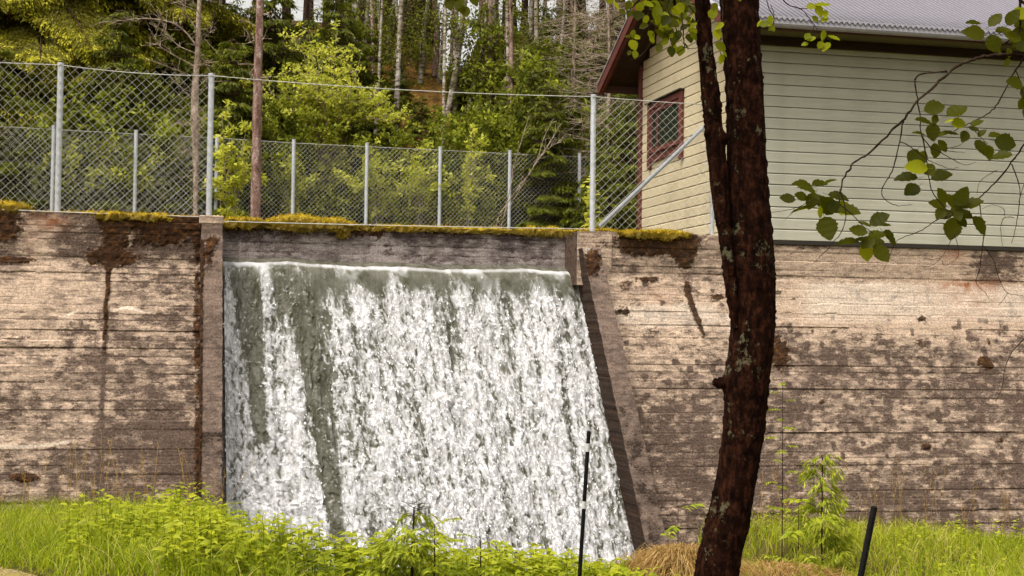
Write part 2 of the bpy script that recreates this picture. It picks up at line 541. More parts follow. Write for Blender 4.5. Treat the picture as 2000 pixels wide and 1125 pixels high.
def bigleaf(name, c0, c1, tc):
    m = M(name)
    v = m.noise(30, 4, .6)
    r = m.rnd()
    col = m.mix(r, c0, c1)
    col = m.mix(m.fr(v, .3, .7, 0, .35), col, tuple(c * .45 for c in c0[:3]))
    # veins
    x = m.n('ShaderNodeTexWave', wave_type='BANDS', bands_direction='DIAGONAL')
    x.inputs['Scale'].default_value = 28
    x.inputs['Distortion'].default_value = 1.5
    m.l(m.pos(), x.inputs[0])
    col = m.mix(m.fr(x.outputs[1], .0, .12, .25, 0), col, tuple(min(1, c * 1.8) for c in c1[:3]))
    return m.leaf(col, .5, m.mix(r, tc, tuple(c * 1.5 for c in tc)), .004)
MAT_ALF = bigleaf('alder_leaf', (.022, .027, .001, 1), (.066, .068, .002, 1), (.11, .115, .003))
MAT_ALFB = bigleaf('sunlit_alder_leaf', (.07, .09, .004, 1), (.30, .31, .008, 1), (.36, .38, .007))  # same leaf with the sunlit glow put into its colour

m = M('soil_and_moss')
n = m.noise(1.3, 6, .65)
n2 = m.noise(14, 6, .7)
col = m.ramp(m.math('ADD', m.math('MULTIPLY', n, .6), m.math('MULTIPLY', n2, .4)), [(.35, (.03, .02, .008, 1)), (.5, (.07, .055, .012, 1)), (.65, (.10, .11, .015, 1))])
MAT_SOIL = m.pbsdf(col, .95, m.bump(n2, .6, .03), spec=.1)
m = M('gravel')
n = m.noise(3, 5, .6)
v = m.vor(45)
col = m.mix(m.fr(v, .1, .6), (.40, .30, .15, 1), (.17, .12, .06, 1))
col = m.mix(m.fr(n, .45, .62), col, (.22, .19, .03))
MAT_GRAV = m.pbsdf(col, .95, m.bump(v, .7, .01), spec=.1)
m = M('forest_floor')
n = m.noise(.55, 6, .65)
n2 = m.noise(6, 7, .72)
col = m.ramp(m.math('ADD', m.math('MULTIPLY', n, .6), m.math('MULTIPLY', n2, .4)), [(.36, (.02, .012, .006, 1)), (.47, (.055, .032, .010, 1)), (.55, (.17, .085, .016, 1)), (.62, (.075, .08, .012, 1))])
MAT_FLOOR = m.pbsdf(col, .95, m.bump(n2, .8, .08), spec=.1)

# water: attribute 'foam' 0..1
m = M('falling_water')
fm = m.attr('foam')
n = m.noise(26, 6, .7, m.map((1, 1, .55)))
n2 = m.noise(5, 7, .72, m.map((1.4, 1, .8)))
glass = m.mix(m.fr(n2, .35, .65), (.042, .040, .022, 1), (.15, .145, .118, 1))
fo = m.math('ADD', fm, m.math('MULTIPLY', m.math('SUBTRACT', n, .5), .22), True)
wcol = m.ramp(fo, [(.05, (.07, .07, .042, 1)), (.20, (.15, .15, .125, 1)), (.42, (.36, .355, .36, 1)), (.70, (.50, .49, .505, 1)), (.98, (.70, .69, .71, 1))])
wcol = m.mix(m.fr(fo, .05, .22), glass, wcol)
MAT_WATER = m.pbsdf(wcol, m.fr(fo, 0, .6, .15, .7), m.bump(n, .12, .02), spec=.22)
m = M('spray_drops')
MAT_SPRAY = m.pbsdf((.85, .85, .86, 1), .35, spec=.5)
m = M('pool_water')
n = m.noise(6, 5, .6)
MAT_POOL = m.pbsdf(m.mix(m.fr(n, .55, .7), (.03, .03, .018, 1), (.5, .5, .48, 1)), .15, m.bump(n, .6, .05), spec=.5)

# ================================================================== STRUCTURE
ZC, BAT, YW = 3.28, 0.30, 20.0                  # dam crest, batter, front plane
ZL = 2.67                                        # ledge where the batter starts
def wall_y(z, off=0.0, zl=ZL): return YW + off - BAT * np.clip(zl - np.asarray(z), 0, None)

_cp = [(-14, 10, .0), (-5, 12, .0), (-1.5, 10.4, .0), (0, 10.6, 0), (-5, 19, -.40), (-1, 19, -.52), (.9, 19, -.62), (1.2, 12.5, -.16),
       (.2, 15, -.25), (2.2, 11.5, -.20), (3.4, 11.5, -.30), (4.6, 11.3, -.42), (5.6, 11.3, -.55), (7.2, 14.5, -.62), (7.5, 19.0, -.72), (9, 19.2, -.85), (12, 20, -1.15),
       (9.5, 14, -.66), (8, 11, -.45), (12, 14, -.7), (6, 8, -.05), (0, 5, 0), (0, -2, 0), (6, 0, 0), (14, 8, -.3), (-8, 3, 0), (18, 14, -.6)]
def ground_z(X, Y):
    X, Y = np.asarray(X, float), np.asarray(Y, float)
    num, den = 0, 0
    for a, b, c in _cp:
        w = 1 / (((X - a) ** 2 + (Y - b) ** 2) + .35) ** 1.6
        num = num + w * c
        den = den + w
    z = num / den
    z = z + .10 * (fbm(X * .9, Y * .9, 0, 3) - .5)
    # stream channel at the toe of the spillway
    xr = 6.55 + .06 * (18 - Y)
    ch = ss(X, .75, 1.35) * (1 - ss(X, xr, xr + .9)) * ss(Y, 12.4, 13.8)
    z = z * (1 - ch) - 2.25 * ch
    far = np.maximum(ss(X, -11, -15), ss(X, 17, 24)) * ss(Y, 6, 20)
    z = z + far * 4.0
    return z
def nonuni(lo, a, b, hi, step):
    core = np.arange(a, b + 1e-6, step)
    l = a - np.geomspace(step, a - lo, 14)[::-1]
    r = b + np.geomspace(step, hi - b, 14)
    return np.concatenate([l, core, r])
gx, gy = nonuni(-150, -6, 15, 150, .16), np.concatenate([-2 - np.geomspace(.2, 120, 12)[::-1], np.arange(-2, 8, .5), np.arange(8, 20.3, .16)])
XX, YY = np.meshgrid(gx, gy)
ZZ = ground_z(XX, YY)
g = G().add(np.stack([XX, YY, ZZ], -1).reshape(-1, 3), grid_faces(len(gy), len(gx)))
tag(obj('ground', g, MAT_SOIL, smooth=True), kind='structure')

_ht = np.array([(18, 2.3), (24, 2.5), (27, 2.6), (33, 3.3), (36, 4.0), (38, 4.9), (45, 7.7), (56, 12.2), (62, 14.3), (75, 17.2), (90, 19), (220, 28)])
def hill_z(X, Y):
    X, Y = np.asarray(X, float), np.asarray(Y, float)
    d = X * sin(TH) + Y * cos(TH)
    lat = X * cos(TH) - Y * sin(TH)
    uu = 1000 + FPX * lat / np.maximum(d, 5)
    z = np.interp(d - np.clip((uu - 105) / 1027 * 4.1, -1, 5.5) * (1 - ss(d, 44, 54)), _ht[:, 0], _ht[:, 1])
    z = z + ss(d, 36, 55) * (.05 * np.clip(-lat - 3, 0, 30) - .06 * np.clip(lat - 1, 0, 25))
    z = z - 4.2 * np.exp(-((lat / np.maximum(d, 1) + .0405) / .010) ** 2) * ss(d, 54, 62) - 3.5 * np.exp(-((lat / np.maximum(d, 1) - .0255) / .004) ** 2) * ss(d, 54, 62)
    z = z + .5 * (fbm(X * .35, Y * .35, 0, 9) - .5) * ss(d, 26, 40)
    return z
gx, gy = nonuni(-160, -14, 26, 160, .5), np.concatenate([np.arange(20.75, 70, .5), 70 + np.geomspace(.6, 180, 14)])
XX, YY = np.meshgrid(gx, gy)
ZZ = hill_z(XX, YY)
pond = ss(XX, .2, .9) * (1 - ss(XX, 6, 7)) * (1 - ss(YY, 23, 25))
ZZ = ZZ * (1 - pond) + 1.6 * pond
g = G().add(np.stack([XX, YY, ZZ], -1).reshape(-1, 3), grid_faces(len(gy), len(gx)))
tag(obj('hillside', g, MAT_FLOOR, smooth=True), kind='structure')

# gravel path in the near corner
n = 60
V, F = [], []
pu = np.linspace(-6, 1, 60)
pv = np.linspace(0, 1, 34)
PU, PV = np.meshgrid(pu, pv)
edge = 11.85 - 1.9 * ss(PU, -1.05, .1) + .25 * (fbm(PU * 2.2, PU * 0, 0, 5) - .5)
PY = 4 + PV * (edge - 4)
PZ = ground_z(PU, PY) + .012 + .015 * fbm(PU * 9, PY * 9, 0, 4)
g = G().add(np.stack([PU, PY, PZ], -1).reshape(-1, 3), grid_faces(34, 60))
tag(obj('gravel_path', g, MAT_GRAV, smooth=True), kind='structure')

# ------------------------------------------------------------------ the dam
def blob(U, Vv, u, v, ru, rv): return np.exp(-(((U - u) / ru) ** 2 + ((Vv - v) / rv) ** 2))
def pix(P):
    q = P - EYE
    D = q @ FW
    return 1000 + FPX * (q @ RT) / D, 562.5 - FPX * (q @ UP) / D
def courses(z0, z1, seed, lo=.075, hi=.14):
    r = np.random.default_rng(seed)
    b = [z0]
    while b[-1] < z1: b.append(b[-1] + r.uniform(lo, hi))
    b = np.array(b)
    return b, r.uniform(-1, 1, len(b) + 1)
def wall_panel(x0, x1, z0, z1, yfun, marks, seed, step=.022, relief=.012, back=.9, xl=None, xr=None, vjoints=1.9):
    """board-marked concrete face with real course steps, joints and crust; closed to a solid at the back"""
    nx, nz = int((x1 - x0) / step) + 1, int((z1 - z0) / min(step, .017)) + 1
    s_, z_ = np.linspace(0, 1, nx), np.linspace(z0, z1, nz)
    S, Z = np.meshgrid(s_, z_)
    XL = xl(Z) if xl else x0
    XR = xr(Z) if xr else x1
    X = XL + (XR - XL) * S
    b, off = courses(z0, z1, seed)
    ci = np.searchsorted(b, Z + .006 * (fbm(X * 2, Z * 0, 0, seed) - .5)) - 1
    ci = np.clip(ci, 0, len(b) - 2)
    fz = (Z - b[ci])
    seg = np.floor(X / vjoints + _h(ci, ci * 0, ci * 0, seed)).astype(np.int64)
    o = (vjoints < 40) * relief * (off[ci] * .55 + (_h(ci, seg, seg * 0, seed + 3) - .5) * 1.0)
    jn = (vjoints < 40) * np.exp(-(np.minimum(fz, np.abs(b[ci + 1] - Z)) / .0085) ** 2) * (_h(ci, seg, seg * 0, seed + 9) > .25)
    rough = (fbm(X * 5, Z * 9, 0, seed + 1, 5) - .5) * .018
    if vjoints >= 40: X = X + (fbm(Z * 16, X * 16, 0, seed + 8, 5) - .5) * .026 * (np.exp(-S / .12) + np.exp(-(1 - S) / .12))
    P = np.stack([X, yfun(Z), Z], -1)
    U, Vv = pix(P.reshape(-1, 3))
    U, Vv = U.reshape(X.shape), Vv.reshape(X.shape)
    a = marks(U, Vv, X, Z)
    moss, dark, pale, rust = [np.clip(np.broadcast_to(np.asarray(a.get(k, 0.0), float), X.shape), 0, 1.4) for k in ('moss', 'dark', 'pale', 'rust')]
    dark = dark + 1.1 * (fbm(X * 8, Z * 13, 0, seed + 14, 4) - .5) * ss(dark, .1, .5)
    dark = dark + .52 * jn * (-.2 + 1.5 * fbm(X * 1.7, Z * 9, 0, seed + 12, 3))  # shadows under the board steps, painted dark along the joints
    mossy = ss(moss + (fbm(X * 13, Z * 13, 0, seed + 5, 4) - .5) * 1.1, .42, .8)
    Y = yfun(Z) + o + jn * .004 + rough - mossy * .022 * (.4 + fbm(X * 22, Z * 22, 0, seed + 6, 3))
    g = G()
    g.add(np.stack([X, Y, Z], -1).reshape(-1, 3), grid_faces(nz, nx), moss=moss.ravel(), dark=dark.ravel(), pale=pale.ravel(), rust=rust.ravel())
    # top, sides and back
    yb = YW + back
    bl, br, tl, tr = (X[0, 0], z0), (X[0, -1], z0), (X[-1, 0], z1), (X[-1, -1], z1)
    top = np.concatenate([np.stack([X[-1], Y[-1], Z[-1]], -1), np.stack([X[-1], np.full(nx, yb), Z[-1]], -1)])
    i = np.arange(nx - 1)
    g.add(top, np.stack([i, i + 1, i + 1 + nx, i + nx], 1), dark=.4, moss=.3)
    for c, sgn in ((0, 1), (-1, -1)):
        sd_ = np.concatenate([np.stack([X[:, c], Y[:, c], Z[:, c]], -1), np.stack([X[:, c], np.full(nz, yb), Z[:, c]], -1)])
        i = np.arange(nz - 1)
        f = np.stack([i, i + 1, i + 1 + nz, i + nz], 1)
        g.add(sd_, f if sgn > 0 else f[:, ::-1], dark=1.25, moss=.42)
    g.add([(bl[0], yb, bl[1]), (br[0], yb, br[1]), (tr[0], yb, tr[1]), (tl[0], yb, tl[1])], np.array([[0, 1, 2, 3]]), dark=.5)
    return g
dam = thing('concrete_dam', 'long mossy board-marked concrete dam with a weir opening in its middle', 'dam', (3.5, 20.2, -.5))

def marks_left(U, V, X, Z):
    n = fbm(X * 1.4, Z * 2.2, 0, 21, 4)
    drip = fbm(X * 7, Z * .6, 0, 22, 3)
    moss = blob(U, V, 4, 440, 42, 38) * 1.1 + blob(U, V, 222, 450, 22, 60) * 1.2 + blob(U, V, 300, 430, 85, 15) * 1.25 + blob(U, V, 330, 450, 50, 25) * .9
    moss = moss + blob(U, V, 230, 505, 45, 14) + blob(U, V, 180, 500, 25, 20) * .6 + blob(U, V, 20, 508, 55, 7) * 1.1
    jx = 212 - (V - 500) * .045 + 6 * (fbm(V * .03, V * 0, 0, 4) - .5)
    moss = moss + np.exp(-((U - jx) / 6) ** 2) * ss(V, 490, 520) * (1 - ss(V, 600, 800)) * .85
    moss = moss + np.exp(-((U - 386) / 9) ** 2) * (.45 + .5 * vn(V * .045, 0, 0, 6)) + blob(U, V, 335, 560, 45, 35) * .35 + blob(U, V, 365, 640, 25, 40) * .3
    moss = moss + blob(U, V, 50, 932, 36, 10) * 1.2 + blob(U, V, 290, 470, 80, 22) * .45 + blob(U, V, 100, 740, 45, 8) * .5 + blob(U, V, 40, 660, 60, 6) * .45
    upper = 1 - ss(V, 498, 512)
    dark = .46 + upper * .24 + ss(V, 640, 820) * ss(U, 150, 240) * .26 + ss(V, 760, 900) * .12 + (n - .5) * .6
    dark = dark + np.exp(-((U - jx) / 4) ** 2) * .6
    dark = dark - blob(U, V, 85, 470, 40, 60) * .55 - blob(U, V, 245, 455, 16, 25) * .6 - blob(U, V, 90, 570, 130, 45) * .28 - blob(U, V, 40, 640, 90, 60) * .15
    pale = (1 - upper) * (1 - ss(V, 640, 760)) * .5 * ss(n, .4, .6) * (1 - .5 * ss(U, 215, 260))
    pale = pale + blob(U, V, 262, 606 + 5 * np.sin(U * .07), 36, 3.4) * 1.3 + blob(U, V, 140, 612 - (U - 140) * .4, 22, 2.5) * 1.0
    pale = pale + np.exp(-((V - (872 - .0011 * np.clip(U - 40, 0, None) ** 2)) / 7) ** 2) * (1 - ss(U, 120, 215)) * .9 + blob(U, V, 200, 980, 14, 60) * .6
    rust = blob(U, V, 98, 432, 34, 18) * .75 + blob(U, V, 60, 470, 20, 50) * .15
    return dict(moss=moss, dark=dark, pale=pale, rust=rust)
g = wall_panel(-9, .80, -1.2, ZC, lambda z: wall_y(z), marks_left, 11, step=.024)
obj('wall', g, MAT_CON, dam)

def marks_right(U, V, X, Z):
    n = fbm(X * 1.2, Z * 2.4, 0, 31, 4)
    up = 1 - ss(V, 536 + (U - 1200) * .018, 546 + (U - 1200) * .018)
    moss = blob(U, V, 1285, 470, 72, 24) * 1.5 + blob(U, V, 1338, 490, 20, 42) * 1.2 + blob(U, V, 1250, 480, 40, 24) * .6
    sx = 1340 + ss(V, 545, 700) * 42
    moss = moss + np.exp(-((U - sx) / 8) ** 2) * ss(V, 535, 560) * (1 - ss(V, 620, 720)) * .9
    moss = moss + blob(U, V, 1270, 545, 25, 7) * .9 + blob(U, V, 1225, 558, 22, 16) * .6 + blob(U, V, 1400, 580, 22, 8) * .8 + blob(U, V, 1215, 607, 24, 12) * .7 + blob(U, V, 1270, 640, 60, 20) * .32
    moss = moss + blob(U, V, 1520, 690, 20, 45) * .75 + blob(U, V, 1560, 690, 60, 40) * .3 + blob(U, V, 1920, 705, 14, 12) * 1.1 + blob(U, V, 1932, 715, 10, 7) + blob(U, V, 1800, 623, 12, 8) * .9 + blob(U, V, 1810, 872, 11, 8) * 1.0
    moss = moss + blob(U, V, 1798, 668, 14, 8) * .6 + blob(U, V, 1930, 668, 10, 8) * .7 + blob(U, V, 1606, 784, 8, 7) * .8 + blob(U, V, 1955, 860, 8, 8) * .7
    low = ss(V, 600, 700)
    spots = ss(vn(X * 9, Z * 11, 0, 37), .80, .9) * (1 - up) * .5
    dark = .10 + (1 - up) * .05 + low * ss(U, 1480, 1560) * .42 + (1 - ss(U, 1480, 1560)) * (.20 + .32 * ss(V, 690, 820)) + (n - .5) * .55 + spots
    dark = dark + blob(U, V, 1935, 512, 52, 42) * .8 + blob(U, V, 1860, 540, 40, 60) * .05 + blob(U, V, 1240, 500, 50, 30) * .35 + np.exp(-((V - 478) / 9) ** 2) * ss(U, 1500, 1530) * .5  # last term: shadow below the siding, painted on as a dark band
    pale = (1 - low) * (1 - up) * (.35 + .5 * ss(U, 1500, 1600)) + (1 - ss(U, 1450, 1500)) * ss(V, 560, 600) * (1 - ss(V, 690, 780)) * .5 * ss(n, .38, .6) + up * ss(U, 1500, 1560) * .25
    rust = blob(U, V, 1862, 495, 22, 18) * .8 + blob(U, V, 1890, 558, 75, 9) * .85 + blob(U, V, 1890, 585, 70, 40) * .35 + blob(U, V, 1290, 575, 30, 18) * .3
    return dict(moss=moss, dark=dark, pale=pale, rust=rust)
g = wall_panel(5.9, 17, -1.8, 3.25, lambda z: wall_y(z), marks_right, 12, step=.024, xl=lambda z: 6.0 + .19 * np.clip(2.9 - z, 0, None))
obj('wall', g, MAT_CON, dam)

def marks_par(U, V, X, Z):
    n = fbm(X * 2.2, Z * 1.2, 0, 41, 4)
    h = ZC - Z
    top = 1 - ss(h, .05, .30)
    moss = top * (.38 + (fbm(X * 1.3, Z * .4, 0, 43) - .5) * 1.4) + (1 - ss(h, .0, .05)) * .6
    dark = .30 + top * .35 + (n - .5) * .9 + blob(U, V, 470, 460, 40, 20) * .3
    pale = ss(fbm(X * 4.5, Z * .5, 0, 44), .58, .7) * .5
    return dict(moss=moss, dark=dark, pale=pale)
g = wall_panel(.95, 5.98, 2.75, ZC, lambda z: YW + .60 + 0 * z, marks_par, 13, step=.022, relief=.006, back=1.0)
obj('parapet', g, MAT_PAR, dam)

# pilasters: the left one upright, the right one leaning outwards as it comes down
def marks_pil(U, V, X, Z):
    n = fbm(X * 2.5, Z * 2.5, 0, 51, 4)
    moss = blob(U, V, 408, 500, 13, 32) * .8 + blob(U, V, 418, 470, 16, 14) * .6 + blob(U, V, 1156, 507, 22, 26) * .95 + blob(U, V, 1150, 530, 20, 12) * .5 + ss(np.abs(X - .72), .05, .0) * .9 * ss(V, 455, 480)
    dark = .15 + (n - .5) * .8 + ss(V, 640, 950) * .3 + np.exp(-((V - 848) / 3.5) ** 2) * (U < 440) * 1.0
    pale = blob(U, V, 1150, 488, 22, 14) * .9 + blob(U, V, 412, 448, 20, 14) * .4
    return dict(moss=moss, dark=dark, pale=pale)
def pil_y(z): return YW - .20 - BAT * np.clip(3.05 - np.asarray(z), 0, None)
# left: cap block with a cracked shaft below
g = wall_panel(.715, .985, -1.6, ZC - .10, pil_y, marks_pil, 14, step=.018, relief=.004, back=1.1, vjoints=50)
obj('pilaster', g, MAT_PIL, dam)
V, F = bbox(.69, .995, YW - .19, YW + .9, ZC - .10, ZC + .01, .012)
obj('cap', G().add(V, F, dark=.15, moss=.1), MAT_CON, dam)
# right pilaster edges traced on its own leaning face
rv_ = np.array([483, 562, 623, 732, 830, 890, 976, 1073, 1150])
lu_ = np.array([1138, 1149, 1164, 1191, 1219, 1229, 1243, 1261, 1277])
ru_v = np.array([483, 531, 580, 696, 781, 866, 970, 1037, 1150])
ru_u = np.array([1172, 1180, 1191, 1222, 1243, 1264, 1286, 1297, 1318])
PL = at_slope(lu_, rv_, YW - .20, 3.05, BAT)
PR = at_slope(ru_u, ru_v, YW - .20, 3.05, BAT)
pl = np.polyfit(PL[:, 2], PL[:, 0], 1)
pr = np.polyfit(PR[:, 2], PR[:, 0], 1)
g = wall_panel(5.8, 6.2, -1.9, 3.0, pil_y, marks_pil, 15, step=.018, relief=.004, back=1.1, xl=lambda z: np.polyval(pl, z), xr=lambda z: np.polyval(pr, z), vjoints=50)
obj('pilaster', g, MAT_PIL, dam)
# abutment block at the end of the weir opening
def marks_ab(U, V, X, Z):
    return dict(dark=.1 + .4 * (fbm(X * 3, Z * 3, 0, 61) - .5), moss=blob(U, V, 1175, 475, 20, 14) * .5)
g = wall_panel(5.80, 6.30, 2.5, 3.24, lambda z: YW - .02 + 0 * z, marks_ab, 16, step=.02, relief=.004, back=1.2)
obj('abutment', g, MAT_CON, dam)
# concrete spillway face under the water
sl = [(.9, 3.0)]
V, F = prism([(YW + .62, 2.62), (YW + .36, 2.62), (YW + .30, 2.58), (YW + .30 - BAT * 4.9, 2.58 - 4.9), (YW + 1.2, -2.3)], 'x', .9, 7.6)
obj('spillway', G().add(V, F, dark=.4), MAT_PAR, dam)
# rear kerb of the dam top
V, F = bbox(-9, .7, YW + .95, YW + 1.15, 2.2, ZC + .08, .02)
obj('kerb', G().add(V, F, dark=.5, moss=.5), MAT_PAR, dam)

# ------------------------------------------------------------------ moss on the dam top
def moss_strip(path, w, h, seed, fuzz=700):
    """cushion of moss along a path of (x, z_top) on the wall edge at y; h = height list"""
    r = np.random.default_rng(seed)
    P = curve(path, max(12, int(len(path) * 14)))
    m = len(P)
    k = 11
    a = np.linspace(-.15 * pi, 1.0 * pi, k)
    t = np.linspace(0, 1, m)
    env = np.clip(np.minimum(t, 1 - t) * 3.6, 0.03, 1) ** .8
    hh = h * env * (.55 + .9 * fbm(P[:, 0] * 3, P[:, 0] * 0, 0, seed, 3))
    V = np.zeros((m, k, 3))
    V[..., 0] = P[:, 0:1]
    V[..., 1] = P[:, 1:2] - np.cos(a)[None] * w * (.6 + .4 * env[:, None])
    V[..., 2] = P[:, 2:3] + np.sin(a)[None] * hh[:, None] - np.where(a < 0, .018, 0)[None] * (1 + 2 * vn(P[:, 0] * 6, 0, 0, seed)[:, None])
    V += (np.stack([vn(V[..., 0] * 26, V[..., 2] * 26, V[..., 1] * 26, seed + q) for q in (1, 2, 3)], -1) - .5) * .05
    g = G()
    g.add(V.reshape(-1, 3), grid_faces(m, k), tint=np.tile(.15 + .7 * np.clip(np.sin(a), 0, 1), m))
    i = r.integers(0, m - 1, fuzz)
    j = r.integers(0, k, fuzz)
    B = V[i, j] + r.normal(size=(fuzz, 3)) * (.02, .012, .006)
    nrm = np.stack([r.normal(size=fuzz) * .5, -np.cos(a[j]) + r.normal(size=fuzz) * .4, np.sin(a[j]) * .9 + .2 + r.normal(size=fuzz) * .3], -1)
    LV, LF = leaves(B, nrm, rvec(fuzz, r), r.uniform(.012, .03, fuzz), r.uniform(.010, .018, fuzz))
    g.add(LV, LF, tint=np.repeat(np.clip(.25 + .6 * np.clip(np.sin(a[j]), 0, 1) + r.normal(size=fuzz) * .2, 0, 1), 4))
    return g
def moss_at(pts, Y, w, h, seed, fuzz, dz=0):
    P = atY(np.array([p[0] for p in pts]), np.array([p[1] for p in pts]), Y)
    P[:, 2] = (ZC if P[0, 0] < 5.9 else 3.25) + dz - .022
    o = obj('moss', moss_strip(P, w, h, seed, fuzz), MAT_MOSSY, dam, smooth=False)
    tag(o, kind='stuff')
moss_at([(185, 419), (230, 419), (290, 421), (335, 425)], YW + .02, .07, .05, 1, 1500)
moss_at([(-120, 397), (-40, 399), (20, 402), (60, 406)], YW + .10, .12, .09, 2, 1300, .06)
moss_at([(60, 406), (130, 408), (230, 412), (320, 415), (395, 418)], YW + 1.0, .09, .03, 3, 1500, .085)
moss_at([(428, 420), (460, 420), (500, 422), (516, 425)], YW + .63, .10, .075, 4, 1300)
moss_at([(512, 425), (560, 425), (620, 424), (660, 428), (700, 432)], YW + .62, .12, .13, 5, 2600)
moss_at([(655, 436), (668, 440), (682, 441)], YW + .57, .03, .05, 55, 300, -.10)
moss_at([(690, 430), (760, 430), (860, 433), (1000, 439), (1110, 445)], YW + .64, .09, .03, 6, 2600)
moss_at([(1005, 440), (1040, 439), (1075, 441), (1110, 444)], YW + .63, .09, .07, 7, 1100)
moss_at([(1110, 447), (1160, 448), (1215, 451)], YW + .3, .10, .035, 8, 700)
moss_at([(1205, 455), (1250, 456), (1300, 457), (1348, 460)], YW + .02, .11, .055, 9, 2000)
moss_at([(1265, 449), (1300, 448), (1325, 450)], YW + .14, .10, .06, 10, 800)

# ------------------------------------------------------------------ water
YWAT, ZWAT = YW + .285, 2.70
u0 = np.linspace(436.5, 1137, 520)
vv = np.linspace(0, 1, 560)
kk = .185 * ss(u0, 445, 560) * (1 - .25 * np.exp(-((u0 - 590) / 45) ** 2)) + .012
vtop = np.interp(u0, [436, 500, 560, 600, 720, 900, 1000, 1137], [514, 514, 511, 516, 523, 527, 526, 532])
VT = vtop[None] + (1180 - vtop[None]) * vv[:, None] ** 1.05
UU = u0[None] + kk[None] * (VT - vtop[None])
edge_u = np.interp(VT, [531, 677, 854, 1025, 1122, 1200], [1137, 1168, 1211, 1241, 1261, 1276])
sc_ = (UU - 436.5) / np.maximum(UU[:, -1:] - 436.5, 1)
UU = 436.5 + sc_ * (edge_u[:, -1:] - 436.5)
P = at_slope(UU, VT, YWAT, ZWAT, BAT)
S = (u0[None] - 436.5) * .0072 + 0 * VT          # metres across along flow lines
T = (VT - vtop[None]) * .0072                     # metres down
Xm = (UU - 436.5) * .0072
St = Xm - .17 * ss(UU, 440, 860) * T
S0 = S
S = St
wS = S + .10 * (fbm(S * 1.6, T * .8, 0, 71) - .5) * ss(T, 0, 1.2)
col = fbm(wS * 5.2, T * .12, 0, 72, 5)
col2 = fbm(wS * 1.3, T * .10, 0, 73, 2)
jx_, jy_ = fbm(S * 11, T * 7, 0, 76, 3) - .5, fbm(S * 9, T * 6, 0, 77, 3) - .5
def ridge(fx, fy, sd, k=9.0, p=1.6):
    n_ = fbm(wS * fx + 2.0 * jx_, T * fy + 1.6 * jy_, 0, sd, 3)
    return np.clip(1 - np.abs(n_ - .5) * k, 0, 1) ** p
fil1, fil2, fil3 = ridge(12, 3.4, 90, 11), ridge(23, 7.0, 95, 10), ridge(38, 12, 98, 8)
clump = fbm(wS * 5.5, T * 1.8, 0, 74, 5)
slit = ss(fbm(wS * 10 + jx_, T * 1.3, 0, 311, 4), .53, .66)
def front(fx, fy, sd, d):
    # hanging fringes: lit-from-top relief painted into the foam, bright lower rim, darker above
    a_, b_ = wS * fx + 1.8 * jx_, T * fy + 1.8 * jy_
    return fbm(a_, b_, 0, sd, 3) - fbm(a_, b_ + d, 0, sd, 3)
fr1, fr2 = front(16, 5.0, 301, .5), front(32, 10, 305, .55)
# where the sheet breaks: a glassy band under the crest, deeper in places
br = -.08 + .62 * fbm(S0 * 3.4, 0 * T, 0, 75, 4) + .07 * np.sin(S0 * 2.1)
br = br * np.where(u0[None] > 600, 1, .5)
brk = ss(T, br - .12, br + .28)
Uc = u0[None] + 0 * VT
den = .46 + (col - .5) * 1.9 + (col2 - .5) * .5 + (clump - .5) * .7 + .16 * ss(T, .3, 2.0) - .08 * ss(T, 2.2, 4)
# clear lanes and white streaks of the left part
lane = lambda c, w0, w1: np.exp(-((Uc - c) / (w0 + (w1 - w0) * ss(T, 0, 2.6))) ** 2)
den = den - lane(487, 22, 8) * (1 - ss(T, 2.0, 3.0)) * 1.3 - lane(566, 34, 20) * 1.2 * (1 - .25 * ss(T, 2.9, 3.4)) - lane(580, 24, 10) * .35
den = den + lane(447, 9, 16) * .55 + lane(522, 10, 24) * .55 * ss(T, 0, .5)
brk = np.maximum(brk, np.clip(lane(447, 9, 14) + lane(516, 9, 20) + lane(1130, 10, 10) * .8, 0, 1) * ss(T, .02, .12))
den = den - blobn if False else den - .22 * np.exp(-((Uc - 690 - T * 8) / 12) ** 2) * ss(T, .5, 1) - .25 * np.exp(-((Uc - 960) / 10) ** 2) * (1 - ss(T, 1.4, 2.2)) - .3 * np.exp(-((Uc - 1108) / 14) ** 2) * ss(T, 1.8, 2.6)
foam = brk * (.065 + .55 * (fbm(wS * 17, T * .45, 0, 321, 4) - .5) + np.clip(den * .66, -.25, .34) + (.28 * fil1 + .34 * fil2 + .22 * fil3) * ss(den, -.2, .25) + (.75 * fr1 + .55 * fr2) * ss(den, -.2, .3) - .22 * slit * (1 - .5 * ss(T, 1.5, 4)))
foam = foam + brk * ss(vn(wS * 30, T * 16, 0, 81), .7, .9) * .3
foam = foam + (1 - brk) * (.05 + .34 * ss(fbm(wS * 4, T * 5, 0, 83, 4), .45, .7) * np.exp(-T * 4) + .25 * fil2 * ss(fbm(wS * 6, T * 2, 0, 89), .5, .65)) + np.exp(-((T - .02) / .03) ** 2) * .35
foam = foam + .55 * ss(vn(wS * 34, T * 26, 0, 87), .80, .90) * ss(vn(wS * 5, T * 3, 0, 88), .35, .6) * ss(T, .15, .5)
foam = np.clip(foam, 0, 1)
# displacement: broad streams, froth and a rolling lip
h = .10 * (col - .5) * ss(T, .08, .55) + brk * (.05 * (clump - .5) + .009 * fil1 + .004 * fil2 + .02 * fr1 - .02 * slit) + .012 * fbm(S * 9, T * 5, 0, 84)
N = np.array([0, -1, BAT]) / math.hypot(1, BAT)
Pd = P + h[..., None] * N
lip = np.exp(-T / .10)
Pd[..., 1] += .16 * lip ** 2
Pd[..., 2] += .02 * lip + .07 * (fbm(S0 * 2.6, S0 * 0, 0, 85, 4) - .5) * lip
g = G()
g.add(Pd.reshape(-1, 3), grid_faces(len(vv), len(u0)), foam=foam.ravel())
